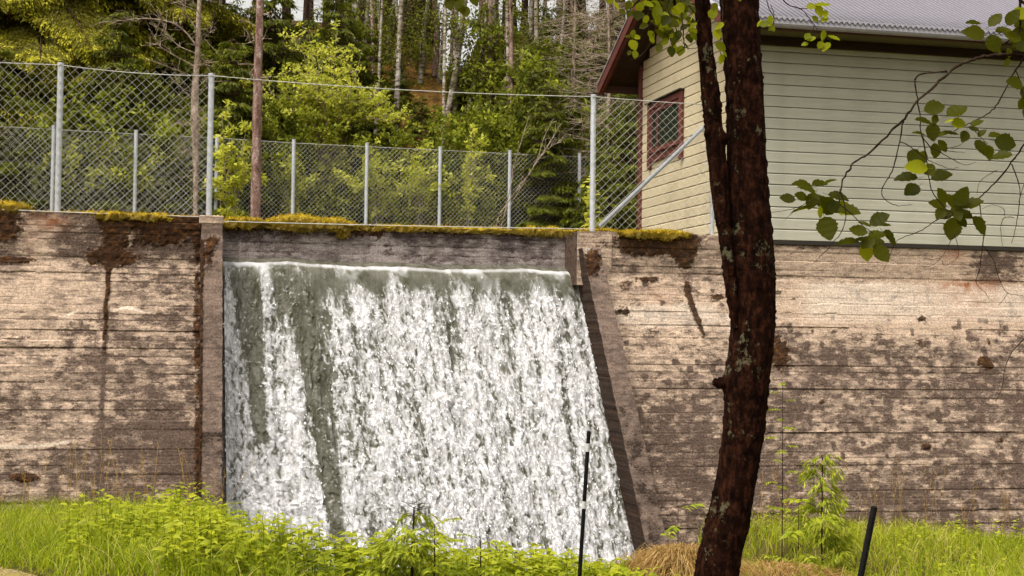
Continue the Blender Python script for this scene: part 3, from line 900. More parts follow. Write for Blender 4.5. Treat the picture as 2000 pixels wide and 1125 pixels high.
# the sheet running in under the parapet
top = Pd[0]
yy = np.linspace(0, .75, 8)
bk = np.stack([top + np.array((0, y, .075 * min(1, y / .16))) for y in yy])
g.add(bk.reshape(-1, 3), grid_faces(8, len(u0))[:, ::-1], foam=np.tile(.12 * ss(fbm(S[0] * 6, S[0] * 0, 0, 3), .5, .7), 8))
falls = thing('waterfall', 'broad white sheet of water falling down the sloping weir between two concrete pilasters', 'waterfall', (3.5, 19, -1))
falls['kind'] = 'structure'
obj('water', g, MAT_WATER, falls, smooth=True)
# flecks of spray thrown clear of the sheet
r = np.random.default_rng(5)
ii = r.integers(10, len(vv), 26000)
jj = r.integers(0, len(u0), 26000)
keep = (r.random(26000) < np.clip(foam[ii, jj] * 1.3 - .35, 0, 1))
ii, jj = ii[keep][:9000], jj[keep][:9000]
nn = len(ii)
B = Pd[ii, jj] + N * r.uniform(.0, .05, nn)[:, None] + r.normal(size=(nn, 3)) * .01
LV, LF = leaves(B, np.array((0, -.15, -1.0)) + r.normal(size=(nn, 3)) * .45, N + r.normal(size=(nn, 3)) * .5, r.uniform(.015, .05, nn), r.uniform(.008, .02, nn), .3)
tag(obj('spray', G().add(LV, LF), MAT_SPRAY, falls), kind='stuff')

# pools: behind the weir and at its toe
gx, gy = np.linspace(1.0, 5.79, 40), np.linspace(YW + .8, 24.6, 30)
XX, YY = np.meshgrid(gx, gy)
tag(obj('pond', G().add(np.stack([XX, YY, 2.735 + .01 * fbm(XX * 3, YY * 3)], -1).reshape(-1, 3), grid_faces(30, 40)), MAT_POOL, smooth=True), kind='structure')
gx, gy = np.linspace(.8, 7.9, 90), np.linspace(12.6, 18.95, 80)
XX, YY = np.meshgrid(gx, gy)
tag(obj('stream', G().add(np.stack([XX, YY, -1.62 + .12 * fbm(XX * 4, YY * 4) * ss(YY, 14, 18.5)], -1).reshape(-1, 3), grid_faces(80, 90)), MAT_POOL, smooth=True), kind='structure')

# ================================================================== THE HOUSE
HX0, HX1, HY0, HY1 = 8.24, 15.2, 19.97, 24.47
ZE, ZR, YR = 6.15, 7.62, 22.25                     # eave and ridge of the roof underside
SLP = (ZR - ZE) / 2.95
house = thing('boarded_house', 'pale boarded house with red trim and corrugated steel roof on the dam', 'house', (11, 22, 3.2))
def roof_z(y): return ZR - SLP * abs(y - YR)
PITCH = .1592
# dark core behind the boards
core = [(HY0 + .03, 3.19), (HY1 - .03, 3.19), (HY1 - .03, roof_z(HY1) - .02), (YR, ZR - .02), (HY0 + .03, roof_z(HY0) - .02)]
V, F = prism(core, 'x', HX0 + .03, HX1)
obj('wall', G().add(V, F), MAT_DARK, house)
def plank_profile(z): return [(.0, z + .003), (-.017, z + .004), (-.019, z + .010), (-.019, z + PITCH - .022), (-.004, z + PITCH - .004), (.012, z + PITCH - .004), (.012, z + .003)]
pm = G().add(*prism([(HY0 + .02 + a, b) for a, b in plank_profile(0)], 'x', HX0 - .005, HX1)).mesh('plank', MAT_SID)
k = 0
z = 3.20
WZ0, WZ1, WY0, WY1 = 4.80, 5.68, 22.47, 24.0         # window casing
while z + PITCH < roof_z(HY0) - .01:
    o = link('plank', pm, house)
    o.location.z = z
    z += PITCH
z = 3.20
rr = random.Random(4)
while z < ZR - .1:
    zt = z + PITCH
    half = 1e9 if zt < roof_z(HY0) else (ZR - zt) / SLP
    y0, y1 = max(HY0 + .012, YR - half - .02), min(HY1 - .01, YR + half + .02)
    spans = [(y0, y1)]
    if zt > WZ0 + .02 and z < WZ1 - .02: spans = [(y0, WY0 + .03), (WY1 - .03, y1)]
    elif abs(z - 5.95) < .09: spans = [(y0, 23.05), (23.055, y1)]
    for a, b in spans:
        if b - a < .1: continue
        V, F = prism([(HX0 + .02 + p, q) for p, q in plank_profile(z)], 'y', a, b)
        obj('plank', G().add(V, [f[:, ::-1] for f in F]), MAT_SIDG, house)
    z += PITCH
for (a, b) in ((HY1 - .012, HY1 + .10), ):
    obj('corner_board', G().add(*bbox(HX0 - .045, HX0 + .06, a, b, 3.17, roof_z(HY1) - .05)), MAT_RED, house)
obj('corner_board', G().add(*bbox(HX0 - .030, HX0 + .004, HY0 - .03, HY0 + .011, 3.17, roof_z(HY0) - .02)), MAT_SIDG, house)
# bottom drip board over the dam
obj('drip_board', G().add(*bbox(HX0, HX1, HY0 + .004, HY0 + .06, 3.14, 3.196)), MAT_DARK, house)

# window
win = obj('window', G().add(*bbox(HX0 - .005, HX0 + .02, WY0 + .02, WY1 - .02, WZ0 + .02, WZ1 - .02)), MAT_DARK, house)
def wpart(nm, x0, x1, y0, y1, z0, z1, mat, par=win): return obj(nm, G().add(*bbox(x0, x1, y0, y1, z0, z1)), mat, par)
wpart('casing', HX0 - .055, HX0 - .004, WY0 - .06, WY0 + .05, WZ0 - .17, WZ1 + .03, MAT_RED)
wpart('casing', HX0 - .055, HX0 - .004, WY1 - .05, WY1 + .06, WZ0 - .17, WZ1 + .03, MAT_RED)
wpart('casing', HX0 - .053, HX0 - .004, WY0 + .052, WY1 - .052, WZ1 - .07, WZ1 + .03, MAT_RED)
wpart('apron', HX0 - .050, HX0 - .004, WY0 + .052, WY1 - .052, WZ0 - .07, WZ0 + .06, MAT_RED)
wpart('sill', HX0 - .085, HX0 - .004, WY0 + .053, WY1 - .053, WZ0 + .063, WZ0 + .095, MAT_RED)
wpart('drip_cap', HX0 - .095, HX0 - .003, WY0 - .08, WY1 + .08, WZ1 + .034, WZ1 + .062, MAT_DARK)
sa, sb, s0, s1 = WY0 + .055, WY1 - .055, WZ0 + .10, WZ1 - .075
wpart('sash', HX0 - .036, HX0 - .008, sa, sa + .06, s0, s1, MAT_RED)
wpart('sash', HX0 - .036, HX0 - .008, sb - .06, sb, s0, s1, MAT_RED)
wpart('sash', HX0 - .035, HX0 - .008, sa + .062, sb - .062, s0, s0 + .06, MAT_RED)
wpart('sash', HX0 - .035, HX0 - .008, sa + .062, sb - .062, s1 - .06, s1, MAT_RED)
wpart('sash', HX0 - .034, HX0 - .008, sb - .36, sb - .31, s0 + .062, s1 - .062, MAT_RED)
wpart('pane', HX0 - .018, HX0 - .010, sa + .05, sb - .05, s0 + .05, s1 - .05, MAT_GLASS)

# corrugated roof: two sheets with real waves
RX0, RX1 = 7.70, 15.4
def roof_sheet(sgn):
    xs = np.arange(RX0, RX1, .0815 / 8)
    ds = np.array([0, .4, 1.2, 2.2, 3.05])
    Xg, Dg = np.meshgrid(xs, ds)
    w = .020 * np.cos(Xg * 2 * pi / .0815)
    Z = ZR + .10 - SLP * Dg + w
    Y = YR + sgn * Dg
    n = len(xs)
    V = np.stack([Xg, Y, Z], -1).reshape(-1, 3)
    F = grid_faces(len(ds), n)
    if sgn < 0: F = F[:, ::-1]
    V2 = V - np.array((0, 0, .006))
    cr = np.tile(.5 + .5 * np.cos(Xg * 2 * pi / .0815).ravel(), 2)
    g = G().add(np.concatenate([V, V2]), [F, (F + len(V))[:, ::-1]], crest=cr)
    i = np.arange(n - 1) + (len(ds) - 1) * n
    g.F.append(np.stack([i, i + 1, i + 1 + len(V), i + len(V)], 1))
    return g
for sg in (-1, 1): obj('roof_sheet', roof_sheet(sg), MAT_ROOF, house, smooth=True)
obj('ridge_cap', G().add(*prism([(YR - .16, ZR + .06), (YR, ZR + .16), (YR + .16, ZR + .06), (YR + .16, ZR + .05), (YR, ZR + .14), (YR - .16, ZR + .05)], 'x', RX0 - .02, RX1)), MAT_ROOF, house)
for sg in (-1, 1):
    ye = YR + sg * 2.90
    # soffit boards under the slope and gable overhang, one by one
    for j in range(4):
        xa = RX0 + .05 + j * .125
        pf = [(YR + sg * .02, ZR + .01), (ye, roof_z(ye) + .01), (ye, roof_z(ye) + .035), (YR + sg * .02, ZR + .035)]
        V, F = prism(pf, 'x', xa, xa + .121)
        obj('soffit_board', G().add(V, F), MAT_SOF, house)
    pf = [(YR + sg * .02, ZR + .012), (ye, roof_z(ye) + .012), (ye, roof_z(ye) + .037), (YR + sg * .02, ZR + .037)]
    obj('soffit_board', G().add(*prism(pf, 'x', RX0 + .552, RX1 - .05)), MAT_SOF, house)
    # barge boards: a broad one and a narrow one behind it
    for (xa, xb, up, dn, ext) in ((RX0 - .03, RX0 - .002, .085, -.095, 0), (RX0 + .0, RX0 + .045, .0, -.125, -.06)):
        e = ye + sg * (.08 + ext)
        pf = [(YR, ZR + up), (e, roof_z(e) + up), (e, roof_z(e) + dn), (YR, ZR + dn)]
        obj('barge_board', G().add(*prism(pf, 'x', xa, xb)), MAT_RED, house)
    pf = [(YR, ZR + .088), (ye + sg * .1, roof_z(ye + sg * .1) + .088), (ye + sg * .1, roof_z(ye + sg * .1) + .108), (YR, ZR + .108)]
    obj('verge_strip', G().add(*prism(pf, 'x', RX0 - .045, RX0 + .02)), MAT_GUT, house)
    obj('fascia_board', G().add(*bbox(RX0 + .05, RX1 - .05, min(ye, ye - sg * .03), max(ye, ye - sg * .03), roof_z(ye) - .10, roof_z(ye) + .035)), MAT_FAS, house)
    # box gutter
    a, b = ye + sg * .012, ye + sg * .135
    zt_ = roof_z(ye) + .045
    pf = [(a, zt_), (a, zt_ - .11), (a + sg * .03, zt_ - .125), (b - sg * .02, zt_ - .115), (b, zt_ - .085), (b, zt_ + .02), (b - sg * .012, zt_ + .02), (b - sg * .014, zt_ - .075), (a + sg * .02, zt_ - .1), (a + sg * .008, zt_)]
    obj('gutter', G().add(*prism(pf, 'x', RX0 + .06, RX1)), MAT_GUT, house)
    yj = HY0 - .06 if sg < 0 else HY1 + .16
    obj('frieze_board', G().add(*bbox(HX0 + .02, RX1 - .1, min(yj, yj + .05), max(yj, yj + .05), 5.98, 6.11)), MAT_SOF, house)
# rafter tails under the south eave
for j, x in enumerate(np.arange(8.6, 15, .62)):
    pf = [(YR - 2.86, roof_z(YR - 2.86) - .085), (YR - 2.25, roof_z(YR - 2.25) - .085), (YR - 2.25, roof_z(YR - 2.25) + .008), (YR - 2.86, roof_z(YR - 2.86) + .008)]
    obj('rafter', G().add(*prism(pf, 'x', x, x + .05)), MAT_SOF, house)

# ================================================================== FENCES
def post(P0, top, r, cap=True):
    V, F = tube([P0, top], r, 12)
    g = G().add(V, F)
    if cap:
        d = unit(np.array(top) - np.array(P0))
        V, F = tube([np.array(top) + d * .001, np.array(top) + d * .02, np.array(top) + d * .026], [r * 1.12, r * 1.12, r * .5], 12)
        g.add(V, F)
    return g
def mesh_panel(A0, A1, B0, B1, pitch, r, g, sag=.015, seed=0):
    """chain link between A (left, bottom 0 / top 1) and B (right): zig-zag wires, each strand bent at the knuckles"""
    A0, A1, B0, B1 = [np.asarray(a, float) for a in (A0, A1, B0, B1)]
    Lx = np.linalg.norm(B0 - A0)
    Hz = np.linalg.norm(A1 - A0)
    nx, nz = max(2, int(round(Lx / pitch))), max(2, int(round(Hz / pitch)))
    i, j = np.meshgrid(np.arange(nx * 2 + 1), np.arange(nz * 2 + 1), indexing='ij')
    u, v = i / (2 * nx), j / (2 * nz)
    P = ((A0 + (B0 - A0) * u[..., None]) * (1 - v[..., None]) + (A1 + (B1 - A1) * u[..., None]) * v[..., None])
    dep = np.cross(unit(B0 - A0), np.array((0, 0, 1.0)))
    wob = (vn(u * 5, v * 4, 0, seed) - .5) * .05 * np.sin(np.pi * u) + ((i + j) % 2 * 0)
    P = P + dep * wob[..., None] + np.array((0, 0, 1)) * ((vn(u * 9, v * 7, 1, seed) - .5) * sag)[..., None]
    a, b = [], []
    ev = (i + j) % 2 == 0
    for di in (1,):
        for dj in (1, -1):
            I, J = np.where(ev)
            ok = (I + di < i.shape[0]) & (J + dj >= 0) & (J + dj < i.shape[1])
            I, J = I[ok], J[ok]
            I2, J2 = I + di, J + dj
            a.append(P[I, J]); b.append(P[I2, J2])
    a, b = np.concatenate(a), np.concatenate(b)
    V, F = sticks(a, b, r)
    g.add(V, F)
    return g
fence = thing('chain_link_fence', 'tall chain link fence with thick galvanised posts along the front edge of the dam', 'fence', (2.5, 20.02, 3.3))
YF = YW + .10
fp = {}
for nm, uv0, uv1 in (('a', (116, 412), (115, 126)), ('b', (409, 420), (412, 147)), ('c', (1157, 450), (1159, 188))):
    b_, t_ = atY(*uv0, YF), atY(*uv1, YF)
    b_[2] = ZC - .03
    b_[0] = t_[0] = (b_[0] + t_[0]) / 2
    fp[nm] = (b_, t_)
    obj('post', post(b_, t_, .038), MAT_GALV, fence)
e0 = atY(1391, 456, YF)
e1 = np.array((e0[0], YF, atY(1391, 204, YF)[2]))
e0[2] = ZC - .05
obj('post', post(e0, e1, .030), MAT_GALV, fence)
b0 = atY(1170, 443, YF)
b1 = e1 - np.array((0, 0, .20))
obj('brace', G().add(*tube([b0, b0 + (b1 - b0) * .97], .030, 10)), MAT_BRACE, fence)
V, F = tube([b1 - np.array((.02, .05, 0)), b1 + np.array((.02, .05, 0))], .05, 10)
obj('clamp', G().add(V, F), MAT_GALV, fence)
dy = np.array((0, -.042, 0))
L0, L1 = np.array((-5.0, YF, ZC + .02)), np.array((-5.0, YF, fp['a'][1][2] + .01))
for x in (-5.0, -3.05): obj('post', post((x, YF, ZC - .03), (x, YF, L1[2]), .038), MAT_GALV, fence)
g = G()
lift = np.array((0, 0, .05))
WR, PIT = .0023, .116
mesh_panel(L0 + dy + lift, L1 + dy, fp['a'][0] + dy + lift, fp['a'][1] + dy, PIT, WR, g, seed=1)
mesh_panel(fp['a'][0] + dy + lift, fp['a'][1] + dy, fp['b'][0] + dy + lift, fp['b'][1] + dy, PIT, WR, g, seed=2)
tag(obj('mesh', g, MAT_WIRE, fence), kind='stuff')
g = G()
ctop = fp['c'][1] - np.array((0, 0, .02))
mesh_panel(fp['c'][0] + dy + lift, ctop + dy, e0 + dy + lift, e1 + dy - np.array((0, 0, .0)), PIT, WR, g, seed=3)
# bunched end of the mesh at the last post
rr_ = np.random.default_rng(3)
a = e0 + dy + np.stack([rr_.uniform(-.16, .02, 90), rr_.uniform(-.04, .03, 90), rr_.uniform(.1, 1.75, 90)], -1)
g.add(*sticks(a, a + np.stack([rr_.uniform(-.05, .05, 90), rr_.uniform(-.02, .02, 90), rr_.uniform(.06, .14, 90)], -1), WR))
tag(obj('mesh', g, MAT_WIRE, fence), kind='stuff')
def wire(P0, P1, sag, r=.0055):
    t = np.linspace(0, 1, 13)
    P = P0 + (np.asarray(P1) - P0) * t[:, None]
    P[:, 2] -= sag * 4 * t * (1 - t)
    return G().add(*tube(P, r, 4))
for P0, P1, sg_ in ((L1, fp['a'][1], .02), (fp['a'][1], fp['b'][1], .035), (fp['b'][1], fp['c'][1], .05), (fp['c'][1], e1, .01)):
    q = np.array((0, -.04, -.012))
    obj('tension_wire', wire(P0 + q, P1 + q, sg_), MAT_WIRE, fence)
obj('tension_wire', wire(fp['b'][0] + (0, -.11, -.02), fp['c'][0] + (0, -.11, .03), .01), MAT_WIRE, fence)
obj('tension_wire', wire(L0 + (0, -.11, .06), fp['b'][0] + (0, -.11, .03), .02), MAT_WIRE, fence)

back = thing('chain_link_fence', 'lower chain link fence with thin posts in front of the forest, behind the dam', 'fence', (6, 37, 4.5))
bu = [-390, -225, -60, 105, 266, 424, 574, 717, 860, 996, 1132, 1243, 1360]
bv = [221, 229, 238, 247, 256, 264, 274, 281, 288, 295, 301, 305, 310]
bD = np.interp(bu, [-60, 105, 1132, 1360], [35.4, 36, 40.1, 41], left=None)
bD = 36 + (np.array(bu, float) - 105) / 1027 * 4.1
bt = atD(np.array(bu, float), np.array(bv, float), bD)
g = G()
for i, t_ in enumerate(bt):
    b_ = t_ - np.array((0, 0, 2.5))
    obj('post', post(b_ - (0, 0, .4), t_, .046), MAT_GALV, back)
    if i: mesh_panel(bt[i - 1] - (0, 0, 2.4), bt[i - 1] - (0, 0, .08), t_ - (0, 0, 2.4), t_ - (0, 0, .08), +0.118, .0032, g, seed=20 + i)
tag(obj('mesh', g, MAT_WIRE, back), kind='stuff')
g = G()
for i in range(1, len(bt)): g.add(*tube([bt[i - 1] - (0, 0, .07), bt[i] - (0, 0, .07)], .006, 4))
obj('tension_wire', g, MAT_WIRE, back)

# ================================================================== THE ALDER IN FRONT
def trunk_mesh(prof, D, seed, k=36, n=220, base=None, bumps=(), ext=None):
    """prof: (v, u_left, u_right) image outline turned into centre line and radius at distance D"""
    pv = np.array([p[0] for p in prof], float)
    pu = np.array([(p[1] + p[2]) / 2 for p in prof], float)
    pw = np.array([(p[2] - p[1]) / 2 for p in prof], float)
    Pc = atD(pu, pv, D)
    R = pw / FPX * D
    Q = np.concatenate([Pc, R[:, None]], 1)
    if ext is not None: Q = np.concatenate([Q, ext])
    if base is not None: Q = np.concatenate([base, Q])
    K = curve(Q, n)
    T = unit(np.gradient(K[:, :3], axis=0))
    S = unit(np.cross(T, np.array((0, 1.0, 0))))
    N = np.cross(S, T)
    a = np.arange(k) * 2 * pi / k
    A, I = np.meshgrid(a, np.arange(n))
    hh = K[I, 2]
    rad = K[I, 3] * (1 + .06 * (fbm(np.cos(A) * 1.3 + 5, np.sin(A) * 1.3, hh * 2.2, seed) - .5)) + .010 * (fbm(np.cos(A) * 3, np.sin(A) * 3, hh * 11, seed + 1, 5) - .5)
    V = K[I, :3] + rad[..., None] * (np.cos(A)[..., None] * S[I] + np.sin(A)[..., None] * N[I])
    for (c, rr_, amp) in bumps:
        d = np.linalg.norm(V - c, axis=-1)
        w = np.exp(-(d / rr_) ** 2) * amp
        V = V + unit(V - K[I, :3]) * w[..., None]
    # shaggy moss flakes on the outline
    fl = ss(fbm(np.cos(A) * 6, np.sin(A) * 6, hh * 27, seed + 2, 3), .62, .74) * .007
    V = V + unit(V - K[I, :3]) * fl[..., None]
    return G().add(V.reshape(-1, 3), grid_faces(n, k, True)), K
DT = 8.0
main = [(1125, 1357, 1443), (1050, 1373, 1455), (1000, 1385, 1466), (900, 1405, 1483), (830, 1412, 1494), (740, 1416, 1503), (650, 1426, 1513), (560, 1428, 1514), (500, 1427, 1512), (400, 1421, 1503), (300, 1420, 1496), (200, 1418, 1492), (100, 1413, 1486), (0, 1406, 1480), (-120, 1398, 1468)]
pb = atD(1395, 1140, DT)
gz = float(ground_z(pb[0], pb[1]))
bs = np.array([(pb[0] - .08, pb[1], gz - .15, .185), (pb[0] - .05, pb[1], gz + .05, .15), (pb[0] - .03, pb[1], gz + .2, .128)])
alder = thing('alder_tree', 'dark mossy two-stemmed tree with lichen patches standing in front of the dam', 'tree', (pb[0], pb[1], gz))
pt = atD(1430, -160, DT)
ext = np.array([(pt[0] + .05, pt[1] + .1, pt[2] + .8, .075), (pt[0] + .2, pt[1] + .2, pt[2] + 2.0, .055), (pt[0] + .15, pt[1] + .5, pt[2] + 3.6, .025)])
knob = atD(1408, 748, DT - .03)
knob2 = atD(1492, 858, DT - .06)
tm, TK = trunk_mesh(main, DT, 101, base=bs, ext=ext, n=420, bumps=((knob, .045, .035), (knob2, .03, .012), (atD(1490, 560, DT), .2, .0)))
kv, kf = tube([knob + np.array((.03, 0, 0)), knob + np.array((-.015, -.01, .0)), knob + np.array((-.035, -.012, .012)), knob + np.array((-.04, -.012, .03))], [.035, .032, .024, .006], 10)
tm.add(kv + .012 * (np.stack([vn(kv[:, 0] * 60, kv[:, 2] * 60, 0, q) for q in (1, 2, 3)], -1) - .5), kf)
obj('trunk', tm, MAT_ALDER, alder, smooth=True)
stem = [(640, 1430, 1445), (560, 1416, 1440), (520, 1411, 1436), (480, 1406, 1430), (400, 1392, 1424), (300, 1381, 1418), (250, 1377, 1411), (200, 1371, 1407), (100, 1363, 1393), (0, 1356, 1386), (-120, 1350, 1376)]
p2 = atD(1362, -160, DT - .08)
ext2 = np.array([(p2[0] - .15, p2[1], p2[2] + .7, .035), (p2[0] - .5, p2[1] - .1, p2[2] + 1.7, .018)])
kb = [(atD(1416, 270, DT - .06), .03, .03), (atD(1385, 345, DT - .1), .02, .012), (atD(1380, 262, DT - .08), .02, .014), (atD(1410, 430, DT - .1), .02, .01)]
sm, SK = trunk_mesh(stem, DT - .06, 111, k=24, n=220, bumps=kb, ext=ext2)
obj('limb', sm, MAT_ALDER, alder, smooth=True)

# four leaf blades: rounded, toothed, with a folded midrib and a stalk
def leaf_blade(seed, notch=False):
    r = np.random.default_rng(seed)
    t = np.linspace(0, 1, 13)
    w = (.34 + .08 * (seed % 3) / 2) * np.sin(np.pi * t ** (.8 + .12 * (seed % 2))) ** .8
    if notch: w[-2:] *= .9
    V, F = [], []
    bend = r.uniform(-.25, .35)
    for i, tt in enumerate(t):
        zz = -bend * tt * tt
        jag = 1 + (.07 if i % 2 else -.04)
        for sgn in (-1, 0, 1):
            ww = w[i] * jag * (1 + r.normal() * .03)
            V.append((sgn * ww, tt, zz + abs(sgn) * ww * .28 + (.02 * math.sin(i * 2.1) if sgn else 0)))
    for i in range(12):
        for s_ in (0, 1):
            a = i * 3 + s_
            F.append((a, a + 1, a + 4, a + 3))
    g = G().add(V, np.array(F))
    g.add(*tube([(0, .02, 0), (0, -.12, .02), (.01, -.25, .06)], [.012, .010, .009], 4))
    return g
LB = [[leaf_blade(s, s % 2).mesh('leaf', m_, True) for s in range(4)] for m_ in (MAT_ALF, MAT_ALFB)]
LCOUNT = [0]
def put_leaf(par, P, size, ang, tilt, bright=0, seed=0):
    """hang a blade at P; ang = direction of its tip in the picture plane (0 right, 90 up), tilt = lean towards the viewer"""
    r = random.Random(seed)
    a = radians(ang)
    y = np.array(RT) * cos(a) + np.array((0, 0, 1)) * sin(a)
    y = unit(y + FW * r.uniform(-.35, .35))
    n = unit(-FW * cos(radians(tilt)) + np.array((0, 0, 1)) * sin(radians(tilt)) + RT * r.uniform(-.4, .4))
    x = unit(np.cross(y, n))
    z = np.cross(x, y)
    o = bpy.data.objects.new('leaf', r.choice(LB[bright]))
    C.objects.link(o)
    o.parent = par
    o.matrix_parent_inverse = Matrix.Translation(-par.location)
    s = size
    sx = s * r.uniform(.85, 1.15)
    P = np.asarray(P) - y * s * .35
    o.matrix_basis = Matrix(((x[0] * sx, y[0] * s, z[0] * s, P[0]), (x[1] * sx, y[1] * s, z[1] * s, P[1]), (x[2] * sx, y[2] * s, z[2] * s, P[2]), (0, 0, 0, 1)))
    LCOUNT[0] += 1
def pline(pts, D, dd=0.0):
    p = np.array(pts, float)
    dep = D + dd * np.linspace(0, 1, len(p))
    return atD(p[:, 0], p[:, 1], dep)
def branch(par, pts, D, r0, r1, dd=0.0, name='branch', n=None, mat=None, pre=None):
    P = pline(pts, D, dd)
    if pre is not None: P = np.concatenate([np.asarray(pre, float).reshape(-1, 3), P])
    K = curve(P, n or max(8, len(P) * 5))
    K[1:-1] += (np.stack([vn(np.arange(len(K) - 2) * .9, 0, 0, int(pts[0][0]) + q) for q in range(3)], -1) - .5) * r0 * 1.3
    rad = np.linspace(r0, r1, len(K)) * (1 + .35 * (vn(np.arange(len(K)) * .8, 0, 0, int(pts[0][1]) + 5) - .4))
    return obj(name, G().add(*tube(K, rad, 7)), mat or MAT_TWIG, par, smooth=True)

# leaves and twigs hanging into the top of the picture from the alder itself
a0 = SK[-60, :3]
tw = [
    ([(1352, -60), (1300, -40), (1262, -12), (1240, 8), (1226, 22), (1195, 40)], 7.85, .007, .002),
    ([(1262, -12), (1240, 10), (1275, 22), (1300, 28)], 7.83, .004, .0015),
    ([(1352, -60), (1330, -10), (1332, 30), (1334, 70), (1336, 92), (1322, 104)], 7.80, .006, .002),
    ([(1334, 92), (1350, 95), (1368, 92)], 7.8, .0025, .001),
    ([(1300, -40), (1306, 0), (1290, 34), (1270, 48), (1255, 60)], 7.78, .005, .0015),
    ([(1290, 34), (1278, 60), (1270, 85), (1252, 108), (1236, 115), (1228, 120)], 7.76, .003, .001),
    ([(1330, -10), (1352, 20), (1362, 40), (1345, 62), (1332, 70)], 7.82, .003, .001),
    ([(1404, -70), (1408, -10), (1412, 20), (1410, 60), (1406, 98), (1412, 115)], 7.7, .005, .0015),
    ([(1470, -80), (1490, -30), (1500, 10), (1512, 36), (1508, 50)], 7.75, .005, .0015),
]
for i, (pts, D, r0, r1) in enumerate(tw):
    branch(alder, pts, D, r0, r1, pre=[a0, (a0 + atD(*pts[0], D)) / 2 + np.array((0, 0, .1))] if pts[0][1] < -50 else None)
r = random.Random(12)
pts = [(1200, 8, 20), (1228, 8, 20), (1225, 25, 18), (1246, 28, 20), (1214, 22, 15), (1250, 12, 20), (1262, 8, 22), (1278, 6, 20), (1285, 20, 26), (1260, 50, 18), (1237, 64, 16), (1230, 72, 16), (1270, 66, 18),
       (1235, 85, 22), (1240, 104, 17), (1272, 76, 15), (1288, 92, 20), (1310, 98, 20), (1302, 38, 24), (1285, 36, 18), (1275, 44, 18), (1296, 30, 18), (1318, 20, 22), (1325, 42, 20), (1320, 58, 20), (1308, 60, 22), (1295, 52, 24), (1298, 70, 20),
       (1338, 52, 18), (1345, 40, 20), (1336, 30, 20), (1350, 18, 22), (1340, 5, 22), (1322, 5, 24), (1305, 8, 24), (1352, 60, 18), (1345, 72, 17), (1338, 88, 18), (1352, 68, 20), (1320, 78, 22), (1316, 90, 16), (1330, 96, 20), (1328, 12, 20), (1285, 62, 20), (1262, 36, 18), (1356, 48, 18), (1353, 32, 18), (1300, 80, 18), (1312, 46, 22), (1325, 66, 20)]
for i, (u, v, s) in enumerate(pts):
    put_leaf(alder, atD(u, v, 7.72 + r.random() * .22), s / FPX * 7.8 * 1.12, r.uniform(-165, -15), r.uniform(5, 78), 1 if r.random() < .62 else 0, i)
for i in range(44):                               # a second layer of smaller shaded leaves in the same spray
    u, v, s = pts[r.randrange(len(pts))]
    if v > 84 and r.random() < .6: continue
    put_leaf(alder, atD(u + r.uniform(-14, 14), v + r.uniform(-12, 9), 7.8 + r.random() * .3), s / FPX * 7.8 * .85, r.uniform(-180, 0), r.uniform(0, 80), 1 if r.random() < .35 else 0, 800 + i)
for i, (u, v, s) in enumerate([(1392, 24, 20), (1408, 50, 18), (1400, 64, 20), (1404, 90, 22), (1408, 112, 18), (1395, 12, 16), (1414, 104, 12), (1496, 46, 18), (1505, 36, 16), (1508, 52, 14), (1486, 44, 14)]):
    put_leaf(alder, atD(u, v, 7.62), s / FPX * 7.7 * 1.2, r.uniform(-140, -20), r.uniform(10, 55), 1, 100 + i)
for i in range(46):                               # the same shoots go on above the frame
    put_leaf(alder, atD(r.uniform(1200, 1480), r.uniform(-140, -8), 7.6 + r.random() * .5), r.uniform(.05, .075), r.uniform(-160, -20), r.uniform(10, 60), 1 if r.random() < .6 else 0, 200 + i)

